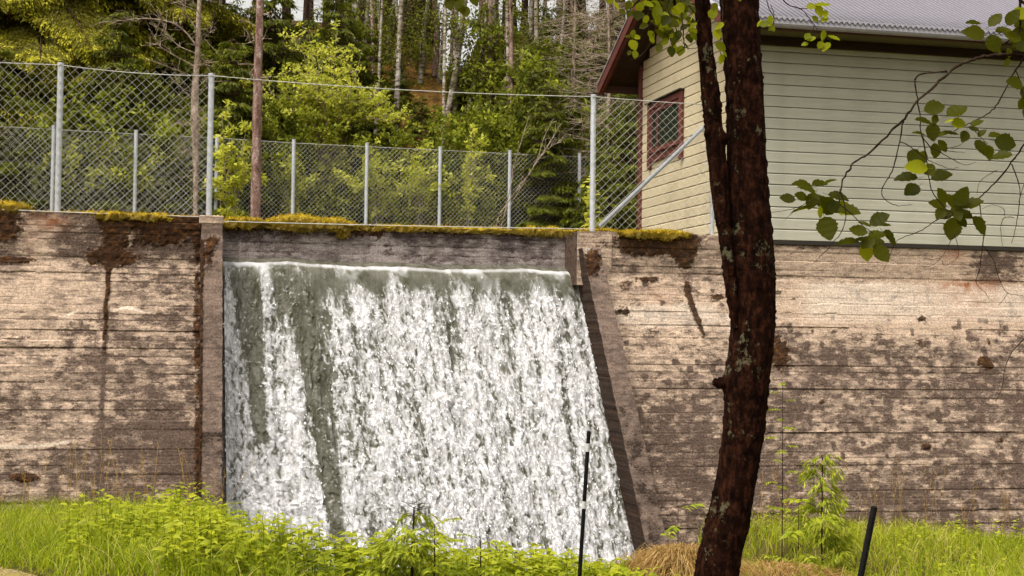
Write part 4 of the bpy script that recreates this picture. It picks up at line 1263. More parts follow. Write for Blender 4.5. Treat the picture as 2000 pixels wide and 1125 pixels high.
# ------------------------------------------------------------------ the tree whose branch hangs in from the right
DR = 7.0
rb = np.array(atD(2290, 900, 7.6)); rb[2] = float(ground_z(rb[0], rb[1]))
rt = thing('alder_tree', 'thin bowed branches with dark leaves reaching in before the house wall', 'tree', rb)
K = curve(np.array([(rb[0], rb[1], rb[2] - .15, .10), (rb[0] + .05, rb[1], rb[2] + 1.0, .085), (rb[0], rb[1] - .1, 2.6, .075), (rb[0] - .05, rb[1] - .1, 3.9, .06), (rb[0] + .1, rb[1], 5.6, .03)]), 60)
obj('trunk', G().add(*tube(K[:, :3], K[:, 3], 18)), MAT_ALDER, rt, smooth=True)
jo = K[33, :3]
Bs = [
    ([(2085, 135), (2010, 113), (1960, 107), (1920, 111), (1885, 121), (1845, 148), (1800, 190), (1765, 233), (1735, 264), (1690, 303), (1662, 325), (1650, 345), (1642, 370), (1638, 395)], 7.0, .0085, .003, -.25, jo),
    ([(1850, 139), (1800, 145), (1787, 160), (1792, 195), (1797, 230), (1800, 262), (1815, 285), (1838, 298)], 6.9, .004, .002, 0, None),
    ([(1800, 262), (1808, 300), (1812, 335), (1820, 372), (1842, 402), (1862, 418)], 6.9, .003, .0018, 0, None),
    ([(1765, 233), (1757, 275), (1745, 328), (1727, 360), (1722, 378), (1735, 395), (1755, 402), (1782, 400)], 6.85, .0035, .001, 0, None),
    ([(1757, 276), (1775, 284), (1795, 300), (1812, 312), (1835, 322), (1858, 330), (1872, 326)], 6.85, .0025, .001, 0, None),
    ([(1838, 298), (1862, 312), (1885, 322), (1908, 316)], 6.9, .002, .0008, 0, None),
    ([(1838, 292), (1862, 296), (1885, 298)], 6.9, .0018, .0008, 0, None), ([(1848, 291), (1870, 285), (1882, 279)], 6.9, .0015, .0008, 0, None),
    ([(2020, 80), (1995, 120), (1975, 150), (1952, 197), (1930, 222), (1895, 240), (1862, 256)], 6.95, .0045, .002, 0, None),
    ([(1895, 240), (1905, 258), (1930, 282)], 6.95, .0025, .001, 0, None),
    ([(1982, 135), (1992, 158), (1998, 185), (2010, 220)], 6.95, .003, .002, 0, None),
    ([(2120, 190), (2040, 245), (2000, 283), (1972, 322), (1940, 360), (1908, 390)], 7.05, .006, .003, 0, jo),
    ([(1912, 388), (1916, 420), (1921, 460), (1919, 480)], 7.05, .0028, .002, 0, None),
    ([(1919, 478), (1914, 520), (1907, 552), (1925, 572), (1932, 584)], 7.05, .002, .0008, 0, None),
    ([(1919, 478), (1940, 508), (1952, 545), (1968, 572), (1998, 577)], 7.05, .002, .0008, 0, None), ([(1968, 572), (1960, 585), (1950, 596)], 7.05, .0012, .0006, 0, None),
    ([(1975, 320), (1988, 352), (1992, 382), (1988, 420), (1980, 460), (1975, 475)], 7.05, .003, .001, 0, None),
    ([(2010, 335), (1998, 365), (1990, 395)], 7.05, .002, .001, 0, None),
    ([(1980, 425), (1962, 425), (1955, 440), (1955, 455), (1958, 480)], 7.05, .002, .0008, 0, None), ([(1962, 423), (1960, 408), (1938, 400), (1918, 408)], 7.05, .0015, .0008, 0, None),
    ([(1948, 332), (1925, 345), (1912, 358), (1908, 380)], 7.05, .0015, .0008, 0, None),
    ([(1640, 370), (1648, 395), (1652, 425), (1642, 455), (1618, 485), (1587, 515)], 6.78, .003, .001, 0, None),
    ([(1640, 398), (1662, 417), (1685, 440), (1705, 456)], 6.78, .0025, .0015, 0, None),
    ([(1590, 388), (1565, 402), (1540, 410), (1502, 416)], 6.78, .002, .0008, 0, None), ([(1562, 404), (1545, 418), (1532, 430)], 6.78, .0012, .0007, 0, None),
    ([(1862, 420), (1830, 430), (1800, 450), (1768, 462), (1748, 474), (1738, 500), (1725, 528)], 6.9, .0025, .0008, 0, None),
    ([(1865, 455), (1852, 480), (1838, 502), (1812, 508)], 6.9, .0015, .0008, 0, None), ([(1864, 456), (1872, 490), (1866, 508), (1845, 518), (1840, 506)], 6.9, .0015, .0007, 0, None), ([(1838, 504), (1820, 518), (1798, 522)], 6.9, .0012, .0006, 0, None),
    ([(2040, 620), (2000, 662), (1975, 690), (1962, 722), (1958, 755), (1944, 785)], 7.0, .003, .0008, 0, None),
    ([(2010, 10), (1992, 0), (1988, -10)], 7.0, .008, .007, 0, None), ([(1990, -30), (1992, 30), (1990, 60), (1960, 85), (1930, 100)], 7.0, .007, .003, 0, None),
]
for pts, D, r0, r1, dd, pre in Bs: branch(rt, pts, D, r0, r1, dd, pre=None if pre is None else [pre])
RL = [(1908, 66, 44, 165, 20), (1905, 47, 30, 180, 60), (1940, 45, 34, 40, 30), (1938, 80, 36, -80, 20), (1975, 38, 36, 60, 30), (1972, 70, 42, -60, 25), (1992, 92, 36, -30, 30), (1955, 62, 30, 0, 50), (1990, 30, 40, 30, 30), (1988, 66, 40, -90, 20), (1970, 100, 20, -90, 20), (1995, 50, 40, 0, 20), (1968, 120, 18, -120, 30), (1945, 95, 22, -60, 40),
      (1819, 213, 40, 20, 25), (1864, 222, 42, 25, 45), (1808, 240, 34, 170, 55), (1825, 235, 24, 60, 20), (1822, 252, 36, -90, 30), (1868, 242, 28, 0, 25), (1853, 238, 22, 10, 70), (1850, 262, 34, -15, 65), (1798, 262, 26, 170, 65), (1832, 265, 26, 0, 55), (1838, 282, 28, -60, 20), (1905, 242, 26, 30, 50), (1884, 264, 26, -120, 20), (1912, 285, 36, -60, 25), (1898, 252, 22, -30, 55), (1940, 265, 28, 15, 45), (1957, 278, 40, -10, 15), (1962, 304, 40, 190, 40), (1930, 294, 30, -80, 30), (1916, 262, 20, 40, 50), (1786, 302, 34, -120, 25), (1801, 304, 30, -110, 20), (1796, 328, 44, 170, 25), (1776, 347, 44, 175, 45), (1833, 345, 40, 10, 40), (1785, 370, 34, -140, 30), (1812, 330, 26, -60, 30), (1826, 290, 30, -100, 30),
      (1862, 400, 40, 150, 40), (1836, 402, 34, 170, 45), (1890, 402, 44, 10, 45), (1862, 440, 46, -110, 15), (1908, 436, 44, -45, 30), (1840, 388, 34, 120, 35), (1878, 390, 40, 60, 40), (1875, 430, 28, -60, 30), (1850, 418, 30, -160, 40), (1868, 412, 34, -80, 45), (1838, 415, 26, -130, 40), (1880, 418, 30, -30, 40),
      (1985, 165, 34, 170, 30), (2000, 182, 40, -60, 20), (2003, 215, 36, -90, 20), (1996, 200, 22, -110, 40),
      (1572, 362, 40, 165, 45), (1597, 360, 34, 10, 60), (1618, 356, 26, 20, 70), (1543, 390, 30, 175, 30), (1568, 386, 26, 170, 30), (1588, 388, 34, -120, 25), (1602, 392, 34, -60, 20), (1632, 383, 40, -5, 50), (1612, 398, 40, -50, 30), (1640, 408, 52, -10, 40), (1572, 408, 44, 190, 72), (1614, 440, 46, -75, 10), (1652, 412, 42, 0, 50), (1580, 372, 36, 150, 55), (1600, 410, 24, -100, 50), (1625, 404, 30, -30, 40),
      (1712, 432, 40, 25, 30), (1682, 454, 34, 170, 40), (1708, 462, 34, 5, 55), (1692, 441, 26, 160, 65), (1735, 462, 42, -40, 40), (1662, 474, 42, 180, 60), (1704, 474, 34, -10, 50), (1690, 486, 36, -90, 40), (1716, 490, 40, -55, 30), (1698, 472, 30, -140, 40), (1728, 440, 20, 10, 60), (1680, 470, 30, -20, 60)]
r = random.Random(5)
for i, (u, v, s, a, t) in enumerate(RL):
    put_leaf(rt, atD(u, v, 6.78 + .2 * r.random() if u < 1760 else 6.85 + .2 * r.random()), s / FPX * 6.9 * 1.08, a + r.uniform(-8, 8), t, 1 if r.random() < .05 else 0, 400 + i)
# small shoot of bright leaves on a twig across the roof
shoot = [([(1500, -70), (1530, 0), (1560, 16), (1572, 24), (1590, 48), (1602, 66), (1614, 75)], .0035, .001), ([(1560, 16), (1590, 16), (1605, 6)], .002, .001), ([(1590, 48), (1588, 72), (1585, 82)], .0015, .0008), ([(1505, 10), (1512, 30), (1508, 52)], .002, .001)]
for p_, r0, r1 in shoot: branch(alder, p_, 7.4, r0, r1)
for i, (u, v, s) in enumerate([(1602, 12, 28), (1598, 18, 24), (1582, 14, 18), (1612, 26, 18), (1608, 40, 14), (1578, 70, 16), (1588, 76, 16), (1608, 66, 18), (1624, 74, 22), (1574, 86, 12), (1616, 90, 20), (1590, 36, 14), (1604, 86, 14), (1490, 48, 18), (1502, 38, 14), (1508, 54, 12)]):
    put_leaf(alder, atD(u, v, 7.38), s / FPX * 7.4 * 1.2, r.uniform(-170, 0), r.uniform(10, 60), 1, 600 + i)
for i, (u, v, s) in enumerate([(876, 6, 24), (900, 14, 22), (912, 20, 20), (898, 2, 26), (884, -8, 26), (925, -6, 28), (860, -14, 28)]):
    put_leaf(alder, atD(u, v, 7.3), s / FPX * 7.4 * 1.1, r.uniform(-130, -50), r.uniform(10, 50), 0, 640 + i)
branch(alder, [(1352, -150), (1150, -90), (980, -40), (905, -14), (890, 0)], 7.35, .012, .002, pre=[a0])

# ================================================================== FOREST
def hit_hill(u, v):
    D = np.linspace(27, 75, 400)
    P = atD(np.full(400, float(u)), np.full(400, float(v)), D)
    below = P[:, 2] < hill_z(P[:, 0], P[:, 1])
    k = int(np.argmax(below)) if below.any() else 330
    return P[k], D[k]
def on_hill(u, D):
    P = atD(float(u), 600.0, float(D))
    P[2] = float(hill_z(P[0], P[1]))
    return P
def boughs(r, g, wood, base, H, z0, z1, rad, step, per, rise, droop, dens, L, W, young, shape=.75, hang=.05, base_t=.12, wr=1.0):
    z = z0
    while z < z1:
        for _ in range(per):
            f = (z / H)
            Lb = rad * max(.12, (1 - f)) ** shape * r.uniform(.75, 1.15)
            az = r.uniform(0, 2 * pi)
            d = np.array((cos(az), sin(az), 0))
            s_ = np.array((-sin(az), cos(az), 0))
            rs, dr = rise * r.uniform(.4, 1.4), droop * r.uniform(.7, 1.3)
            P0 = base + np.array((0, 0, z + r.uniform(-.1, .1)))
            sp = lambda t: P0 + (d[None] * t[:, None] + np.array((0, 0, 1))[None] * (rs * t - dr * t * t + .25 * dr * t ** 4)[:, None]) * Lb
            tt = np.linspace(0, 1, 7)
            wood.add(*tube(sp(tt), np.linspace(.012 + .008 * Lb, .004, 7) * wr, 4, False))
            n = int(dens * Lb * Lb) + 12
            ns = max(5, int(Lb / .13))
            t = np.ceil(r.random(n) ** .8 * ns) / ns
            t = np.clip(t * .9 + .1 + r.normal(size=n) * .008, .08, 1)
            sd_ = np.where(r.random(n) < .5, -1, 1)
            sl = r.random(n) ** .75
            ll = Lb * .42 * (1.02 - t) ** .6 * (.3 + .7 * np.sin(np.pi * np.clip(t, 0, 1)) ** .5) + .10
            Q = sp(t) + (s_[None] * sd_[:, None] * .85 + d[None] * .55) * (sl * ll)[:, None]
            Q[:, 2] -= .38 * ll * sl ** 2 + hang * r.random(n) ** 2
            ax = s_[None] * sd_[:, None] * .5 + d[None] * .6 + np.array((0, 0, -1.0)) * (.55 + .5 * r.random(n))[:, None] + r.normal(size=(n, 3)) * .28
            nr = np.array((0, 0, 1.0)) + d * .6 + r.normal(size=(n, 3)) * .45
            LV, LF = leaves(Q, ax, nr, L * r.uniform(.6, 1.35, n), W * r.uniform(.7, 1.3, n), .1)
            outer = np.clip(np.maximum(sl * 1.05, t) - .35, 0, 1) / .65
            ti = np.clip(base_t + .28 * r.random(n) + young * outer ** 2.4 * r.uniform(.1, 1.0, n) * (.35 + .65 * (vn(t * 40, sd_ * 3, 0, int(z * 31)) > .35)), 0, 1)
            g.add(LV, LF, tint=np.repeat(ti, 4))
        z += step * r.uniform(.8, 1.2)
def trunk_tube(wood, base, H, r0, r, lean=.02, k=8):
    t = np.linspace(0, 1, 14)
    a = r.uniform(0, 2 * pi)
    P = base + np.stack([np.cos(a) * lean * H * t + .04 * np.sin(t * 7 + a), np.sin(a) * lean * H * t + .04 * np.cos(t * 6), H * t - .3], -1)
    wood.add(*tube(P, r0 * (1.02 - t) ** .8 * (1 + .5 * np.exp(-t * 30)), k))
    return P
def dead_twigs(r, wood, base, z0, z1, n, L, rr0=.009, up=0.0, sub=3):
    A, B, R0, R1 = [], [], [], []
    for _ in range(n):
        az = r.uniform(0, 2 * pi)
        l = L * r.uniform(.35, 1.2)
        p = base + np.array((0, 0, r.uniform(z0, z1)))
        d = np.array((cos(az), sin(az), up + r.uniform(-.35, .35)))
        q = p + d * l * .5
        e = q + (d + np.array((0, 0, r.uniform(-.3, .4))) + r.normal(size=3) * .15) * l * .5
        A += [p, q]; B += [q, e]; R0 += [rr0, rr0 * .6]; R1 += [rr0 * .6, rr0 * .25]
        for _ in range(sub):
            f = r.uniform(.2, .95)
            s = p + (q - p) * min(1, f * 2) if f < .5 else q + (e - q) * (f - .5) * 2
            A.append(s); B.append(s + (d * .5 + r.normal(size=3) * .55) * l * .35); R0.append(rr0 * .4); R1.append(rr0 * .2)
    wood.add(*sticks(A, B, R0, R1, 4))

# the big spruce at the left behind the fence
r = np.random.default_rng(21)
bp = on_hill(70, 41.5)
t_ = thing('spruce_tree', 'large spruce with drooping yellow-green boughs behind the fence at the left end', 'tree', bp)
w, g = G(), G()
trunk_tube(w, bp, 15, .2, r)
boughs(r, g, w, bp, 15, .25, 9.6, 4.6, .36, 6, .45, .85, 280, .12, .038, 1.0, .45, .30, .14)
boughs(r, g, w, bp, 15, 9.6, 14.8, 3.6, .6, 5, .3, .5, 70, .2, .055, .8, .8)
obj('trunk', w, MAT_SPB, t_, smooth=True); obj('crown', g, MAT_SPR, t_)
r = np.random.default_rng(23)
bp = on_hill(290, 43)
t_ = thing('spruce_tree', 'second drooping spruce between the dead birch and the large spruce at left', 'tree', bp)
w, g = G(), G()
trunk_tube(w, bp, 12, .14, r)
boughs(r, g, w, bp, 13, .2, 8, 3.2, .38, 5, .38, .8, 280, .12, .036, .9, .45, .28, .14)
boughs(r, g, w, bp, 12, 7, 11.8, 2.3, .55, 4, .3, .5, 70, .16, .045, .6, .8)
obj('trunk', w, MAT_SPB, t_, smooth=True); obj('crown', g, MAT_SPR, t_)

# dead birch and the pine between the fences
def lined_trunk(name, label, pts, D, mat, H, r_top=.02, cat='tree', sides=10, group=None, base=None):
    """pts: (v, u_left, u_right) from the base up; carried on to height H"""
    P = atD(np.array([(a + b) / 2 for _, a, b in pts], float), np.array([v for v, _, _ in pts], float), D)
    R = np.array([(b - a) / 2 for _, a, b in pts], float) / FPX * D
    bz = hill_z(P[0, 0], P[0, 1])
    if P[0, 2] > bz:
        P = np.concatenate([[(P[0, 0], P[0, 1], bz - .15)], P]); R = np.concatenate([[R[0] * 1.15], R])
    up = unit(P[-1] - P[max(0, len(P) - 3)])
    if P[0, 2] + H > P[-1, 2] + .5:
        P = np.concatenate([P, [P[-1] + up * (P[0, 2] + H - P[-1, 2])]]); R = np.concatenate([R, [r_top]])
    K = curve(np.concatenate([P, R[:, None]], 1), 50)
    t = thing(name, label, cat, (P[0, 0], P[0, 1], float(bz)), group)
    V, F = tube(K[:, :3], K[:, 3], sides)
    g = G().add(V + .012 * (np.stack([vn(V[:, 0] * 7, V[:, 1] * 7, V[:, 2] * 4, q) for q in (1, 2, 3)], -1) - .5), F)
    return t, g, K
r = np.random.default_rng(31)
t_, g, K = lined_trunk('dead_birch', 'dead leafless birch with a tangle of grey twigs behind the fence', [(410, 377, 386), (330, 377, 388), (240, 373, 390), (180, 374, 388), (100, 381, 391), (0, 385, 393)], 27.5, MAT_DEADW, 6.5)
obj('trunk', g, MAT_DEADW, t_, smooth=True)
w = G()
for pts, r0 in (([(385, 92), (362, 62), (330, 42), (280, 36), (240, 40), (205, 42)], .02), ([(383, 104), (350, 90), (330, 70), (318, 50), (312, 30)], .012), ([(382, 130), (340, 108), (310, 88), (300, 72)], .014), ([(388, 95), (400, 74), (414, 60)], .010), ([(385, 60), (360, 20), (350, -20)], .012), ([(390, 30), (372, -5)], .01), ([(380, 150), (350, 138), (322, 128)], .01), ([(388, 130), (402, 118)], .008), ([(383, 200), (360, 176), (342, 160)], .009), ([(388, 180), (402, 166), (408, 158)], .008), ([(380, 250), (352, 236)], .008), ([(384, 240), (400, 228)], .007), ([(380, 300), (358, 288)], .007)):
    K2 = curve(pline(pts, 27.5, -.4), 14)
    w.add(*tube(K2, np.linspace(r0, .003, 14), 5))
    n = 26 if len(pts) > 4 else 12
    i = r.integers(3, 13, n)
    A = K2[i]
    d = unit(K2[i] - K2[i - 2])
    d2 = d * .7 + r.normal(size=(n, 3)) * .5
    B = A + d2 * r.uniform(.08, .34, n)[:, None]
    w.add(*sticks(A, B, .005, .003, 3))
    A2 = (A + B) / 2
    w.add(*sticks(A2, A2 + (d + r.normal(size=(n, 3)) * .6) * r.uniform(.05, .2, n)[:, None], .0035, .002, 3))
A = K[r.integers(2, 40, 130), :3]
d = r.normal(size=(130, 3)) * (1, 1, .5)
w.add(*sticks(A, A + d * r.uniform(.06, .22, 130)[:, None], .006, .003, 3))
tag(obj('branches', w, MAT_DEADW, t_), kind='stuff')
t_, g, K = lined_trunk('pine_tree', 'straight bare pine trunk with flaky pinkish bark just behind the dam', [(408, 489, 509), (300, 492, 510), (200, 494, 512), (100, 497, 513), (0, 501, 515)], 29.0, MAT_PINE, 12, .05, sides=14)
obj('trunk', g, MAT_PINE, t_, smooth=True)
w = G()
for pts in ([(500, 52), (482, 42), (466, 40)], [(500, 25), (488, 12)], [(512, 30), (530, 22)], [(500, 76), (478, 70)], [(500, 78), (484, 84)], [(498, 128), (480, 124), (466, 126)], [(498, 150), (488, 140)], [(510, 76), (516, 74)], [(508, 152), (530, 150)]):
    K2 = curve(pline(pts, 29, -.25), 7)
    w.add(*tube(K2, np.linspace(.014, .004, 7), 5))
    A = K2[r.integers(2, 7, 8)]
    w.add(*sticks(A, A + r.normal(size=(8, 3)) * .09, .005, .003, 3))
tag(obj('branches', w, MAT_DEADW, t_), kind='stuff')
g2 = G(); w2 = G()
boughs(r, g2, w2, K[0, :3], 12, 8, 11.8, 2.2, .4, 4, .5, .3, 60, .16, .05, .3)
obj('crown', g2, MAT_DSPR, t_)

# deciduous bushes
Df = lambda u: 36 + (np.asarray(u, float) - 105) / 1027 * 4.1
def bush(r, wood, g, base, H, R, nst, ntw, nlf, L, tint0=.35, tint1=1.0, wr=.012, low=.15):
    tips = []
    for _ in range(nst):
        az = r.uniform(0, 2 * pi)
        rr_ = R * r.uniform(.15, 1)
        top = base + np.array((cos(az) * rr_, sin(az) * rr_, H * r.uniform(.6, 1) * (1 - .35 * (rr_ / R) ** 2)))
        mid = base + np.array((cos(az) * rr_ * .35 + r.normal() * .05, sin(az) * rr_ * .35, H * .45))
        K = curve([base + r.normal(size=3) * (.06, .06, 0), mid, top], 12)
        wood.add(*tube(K, np.linspace(wr, .004, 12), 5, False))
        n = ntw
        i = r.integers(int(12 * low), 12, n)
        A = K[i]
        d = unit(r.normal(size=(n, 3)) * (1, 1, .5) + (0, 0, .35))
        l = r.uniform(.15, .5, n) * R * .7
        B = A + d * l[:, None]
        wood.add(*sticks(A, B, wr * .4, .003, 3))
        tips.append(np.stack([A, B], 1))
    T = np.concatenate(tips)
    k = r.integers(0, len(T), nlf)
    f = r.random(nlf) ** .55
    P = T[k, 0] + (T[k, 1] - T[k, 0]) * f[:, None] * 1.05 + r.normal(size=(nlf, 3)) * .035
    ax = unit(T[k, 1] - T[k, 0]) * .5 + r.normal(size=(nlf, 3)) * .6 + (0, 0, -.15)
    nr = np.array((0, 0, 1.0)) + r.normal(size=(nlf, 3)) * .55
    LV, LF = leaves(P, ax, nr, L * r.uniform(.6, 1.3, nlf), L * .55 * r.uniform(.7, 1.2, nlf), .15)
    ct = r.random(len(T))
    ti = np.clip(tint0 + (tint1 - tint0) * (.5 * r.random(nlf) + .5 * ct[k]), 0, 1)
    g.add(LV, LF, tint=np.repeat(ti, 4))
r = np.random.default_rng(41)
bp = on_hill(640, 40.5)
t_ = thing('willow_bush', 'tall bright yellow-green bush right of the pine trunk behind the dam', 'bush', bp)
w, g = G(), G()
zt = atD(620., 30., 40.5)[2] - bp[2]
bush(r, w, g, bp, zt, 1.9, 34, 26, 12000, .125, .3, 1.0, .02, .12)
obj('stem', w, MAT_DEADW, t_); obj('crown', g, MAT_SHRUB, t_)
for (u, D, H, R, n, lb, t0, t1, L) in ((815, 38.8, 2.5, .45, 420, 'slender sapling with pale green leaves left of the middle thin fence posts', .45, 1, .13),
                          (915, 39.3, 2.4, .55, 560, 'bushy pale green sapling in front of the thin fence, beside the parapet middle', .4, 1, .14),
                          (448, 30, 2.7, .55, 800, 'leafy sapling between the thick fence post and the pine trunk', .35, 1, .12),
                          (735, 39, 2.1, .9, 900, 'low leafy bush growing at the foot of the tall bright bush', .3, .9, .12),
                          (1060, 40, 1.9, .6, 500, 'leafy shrub in front of the thin fence near the leaning dead stems', .25, .85, .11),
                          (1150, 27, 1.1, .25, 110, 'small bright sapling beside the thick fence post by the house', .55, 1, .13),
                          (230, 38, 1.7, .8, 700, 'low green bush behind the left panel of the tall fence', .3, .9, .12),
                          (20, 37, 2.6, .8, 900, 'pale green bush at the left edge behind the tall fence', .35, .9, .11),
                          (560, 38.5, 1.9, .6, 600, 'low bush at the foot of the pine trunk', .25, .9, .12)):
    if D > 33: D = max(D, float(Df(u)) + .7)
    bp = on_hill(u, D)
    top = atD(float(u), 410., float(D))[2]
    H = H + max(0, top - bp[2]) * .9
    R = R * (1.25 if D > 36 else 1)
    t_ = thing('bush', lb, 'bush', bp)
    w, g = G(), G()
    bush(r, w, g, bp, H, R, 9, 12, int(n * 1.5), L, t0, t1, .010, .3)
    obj('stem', w, MAT_DEADW, t_); obj('crown', g, MAT_SHRUB, t_)
# leaning dead stems right of the middle
t_ = thing('dead_sapling', 'thin bare stems leaning to the right in front of the thin fence', 'dead tree', on_hill(990, 30.5))
w = G()
for pts, r0 in (([(975, 420), (1010, 370), (1046, 320), (1062, 270), (1082, 230)], .014), ([(1046, 320), (1070, 285), (1090, 250)], .008), ([(990, 400), (1000, 350), (1002, 330), (1020, 270), (1034, 225)], .010), ([(1050, 312), (1078, 285), (1096, 278)], .006), ([(985, 420), (1040, 330), (1085, 262)], .008)):
    K2 = curve(pline(pts, 30.5), 12)
    if pts[0][1] >= 400: K2 = np.concatenate([[K2[0] - (.3, 0, 1.2)], K2])
    w.add(*tube(K2, np.linspace(r0, .004, len(K2)), 5))
    A = K2[r.integers(4, 12, 10)]
    w.add(*sticks(A, A + np.abs(r.normal(size=(10, 3))) * (.10, .1, .14), .004, .002, 3))
obj('stem', w, MAT_DEADW, t_)

# birches and pines on the slope, each where it stands
lines = [('birch_tree', (757, 118, 768, 0, 9), 'b', 'mossy birch trunk above the tall bright bush'), ('birch_tree', (776, 176, 783, 0, 13), 'b', 'thick white birch with its base bare, right of the mossy one'),
         ('birch_tree', (789, 170, 772, 0, 8), 'b', 'slim birch leaning left across the thick white birch'), ('birch_tree', (818, 165, 836, 0, 10), 'b', 'birch with a slight lean left of the brown pine trunk'),
         ('pine_tree', (853, 150, 850, 0, 13), 'p', 'brown pine trunk between two birches high on the slope'), ('birch_tree', (873, 232, 908, 20, 13), 'b', 'strongly leaning pale birch left of the bright sky gap'),
         ('birch_tree', (955, 140, 966, 0, 9), 'b', 'white birch right of the bright sky gap'), ('birch_tree', (914, 235, 934, 120, 8), 'b', 'left one of two close thin birches on the ochre slope'),
         ('birch_tree', (929, 235, 945, 130, 8), 'b', 'right one of two close thin birches on the ochre slope'), ('pine_tree', (980, 300, 995, 20, 14), 'p', 'greyish mossy pine rising from a dark hollow above the thin fence'),
         ('birch_tree', (1024, 190, 1040, 30, 8), 'b', 'grey birch leaning right beside a narrow sky gap'), ('birch_tree', (1068, 150, 1066, 0, 5), 'b', 'very thin pale birch near the dead spruce'),
         ('pine_tree', (1122, 170, 1118, 0, 13), 'p', 'reddish pine trunk left of the house gable'), ('birch_tree', (398, 120, 408, 0, 13), 'b', 'mossy birch right behind the dead birch'),
         ('birch_tree', (306, 112, 318, 20, 6), 'b', 'short thin stem among the dark boughs left of the dead birch'), ('birch_tree', (688, 90, 690, 0, 5), 'b', 'thin distant birch above the bright bush'),
         ('birch_tree', (1085, 210, 1098, 60, 6), 'b', 'thin grey birch in front of the dead twig tangle')]
r = np.random.default_rng(51)
for nm, (ub, vb, ut, vt, wpx), kd, lb in lines:
    P0, D = hit_hill(ub, vb)
    steps = np.linspace(0, 1, 5)
    pts = [(vb + (vt - vb) * s, ub + (ut - ub) * s + 2.5 * math.sin(s * 5 + ub) - wpx / 2 * (1.1 - .3 * s), ub + (ut - ub) * s + 2.5 * math.sin(s * 5 + ub) + wpx / 2 * (1.1 - .3 * s)) for s in steps]
    t_, g, K = lined_trunk(nm, lb, pts, D, None, 11 + 3 * r.random(), .03)
    mat = MAT_BIRCH if kd == 'b' else MAT_PINE
    obj('trunk', g, mat, t_, smooth=True)
    w, c = G(), G()
    n = 26
    i = r.integers(10, 48, n)
    A = K[i, :3]
    d = unit(r.normal(size=(n, 3)) * (1, 1, .3) + (0, 0, .45))
    l = r.uniform(.4, 1.7, n)
    B = A + d * l[:, None]
    w.add(*sticks(A, B, .014, .004, 4))
    m_ = 900 if kd == 'b' else 500
    k = r.integers(0, n, m_)
    Q = A[k] + (B - A)[k] * r.uniform(.3, 1.1, m_)[:, None] + r.normal(size=(m_, 3)) * .2
    LV, LF = leaves(Q, r.normal(size=(m_, 3)) + (0, 0, -.5), rvec(m_, r) + (0, 0, .6), r.uniform(.07, .13, m_), r.uniform(.05, .09, m_))
    c.add(LV, LF, tint=np.repeat(r.random(m_) * .9, 4))
    tag(obj('branches', w, MAT_SPB, t_), kind='stuff'); obj('crown', c, MAT_BLF if kd == 'b' else MAT_DSPR, t_)

# kinds of forest tree, then copies of each
def proto_spruce(seed, H, dead):
    r = np.random.default_rng(seed)
    o = np.zeros(3)
    w, g, dw = G(), G(), G()
    trunk_tube(w, o, H, .145, r)
    dead_twigs(r, dw, o, .4, H * .5, dead, 1.0, .008)
    boughs(r, g, w, o, H, H * .38, H * .97, 2.0, .55, 4, .15, .45, 75, .20, .055, .45, .7)
    return w.mesh('trunk', MAT_SPB, True), g.mesh('crown', MAT_DSPR), dw.mesh('dead_branches', MAT_DEADW)
def proto_young(seed, H, R):
    r = np.random.default_rng(seed)
    o = np.zeros(3)
    w, g = G(), G()
    trunk_tube(w, o, H, .05, r, .03, 6)
    boughs(r, g, w, o, H, .15, H * .97, R, .22, 5, .25, .45, 420, .13, .032, .55, .7)
    return w.mesh('trunk', MAT_SPB, True), g.mesh('crown', MAT_DSPR)
def proto_scrub(seed, H, R, n, mat):
    r = np.random.default_rng(seed)
    w, g = G(), G()
    bush(r, w, g, np.zeros(3), H, R, 10, 14, n, .11, .1, .9, .010, .1)
    return w.mesh('stem', MAT_TWIG), g.mesh('crown', mat)
def plant_out(meshes, P, rot, s, name, label, cat, group):
    t = thing(name, label, cat, P, group, world=False)
    t.rotation_euler = (0, 0, rot)
    t.scale = (s, s, s)
    for me in meshes:
        o = link(me.name.split('.')[0], me, t)
        if o.name.startswith('dead'): o['kind'] = 'stuff'
    return t
tall = [proto_spruce(61, 14, 60), proto_spruce(62, 16, 80), proto_spruce(63, 12, 45)]
young = [proto_young(64, 4.2, 1.3), proto_young(65, 3.2, 1.15), proto_young(66, 5.0, 1.4)]
scrub = [proto_scrub(67, 2.2, 1.1, 1900, MAT_UNDER), proto_scrub(68, 1.6, 1.0, 1400, MAT_SHRUB), proto_scrub(69, 3.0, 1.2, 2400, MAT_BLF), proto_scrub(70, 2.6, 1.1, 2000, MAT_UNDER)]
r = np.random.default_rng(71)
spots = []
tries = 0
while len(spots) < 60 and tries < 4000:
    tries += 1
    D = 48 + 26 * r.random() ** .9
    u = r.uniform(-350, 1500)
    if 858 < u < 948 and r.random() < .93 or 1065 < u < 1085 or 672 < u < 688: continue
    if 730 < u < 1010 and D < 57: continue
    P = on_hill(u, D)
    if any(math.hypot(P[0] - q[0], P[1] - q[1]) < 1.5 for q in spots): continue
    spots.append(P)
for _ in range(600):
    if len(spots) > 92: break
    D, u = r.uniform(57, 76), r.choice([r.uniform(640, 855), r.uniform(940, 1062), r.uniform(1082, 1260)])
    P = on_hill(u, D)
    if not any(math.hypot(P[0] - q[0], P[1] - q[1]) < 1.1 for q in spots): spots.append(P)
for i, P in enumerate(spots):
    plant_out(tall[i % 3], P, r.uniform(0, 6.3), r.uniform(.8, 1.15), 'spruce_tree', 'tall dark spruce standing in the forest on the slope', 'tree', 'dark spruces of the forest')
lab_y, lab_s = [], []
ORD = 'first second third fourth fifth sixth seventh eighth ninth tenth eleventh twelfth thirteenth fourteenth fifteenth sixteenth seventeenth eighteenth nineteenth twentieth twenty-first twenty-second twenty-third twenty-fourth twenty-fifth twenty-sixth twenty-seventh twenty-eighth'.split()
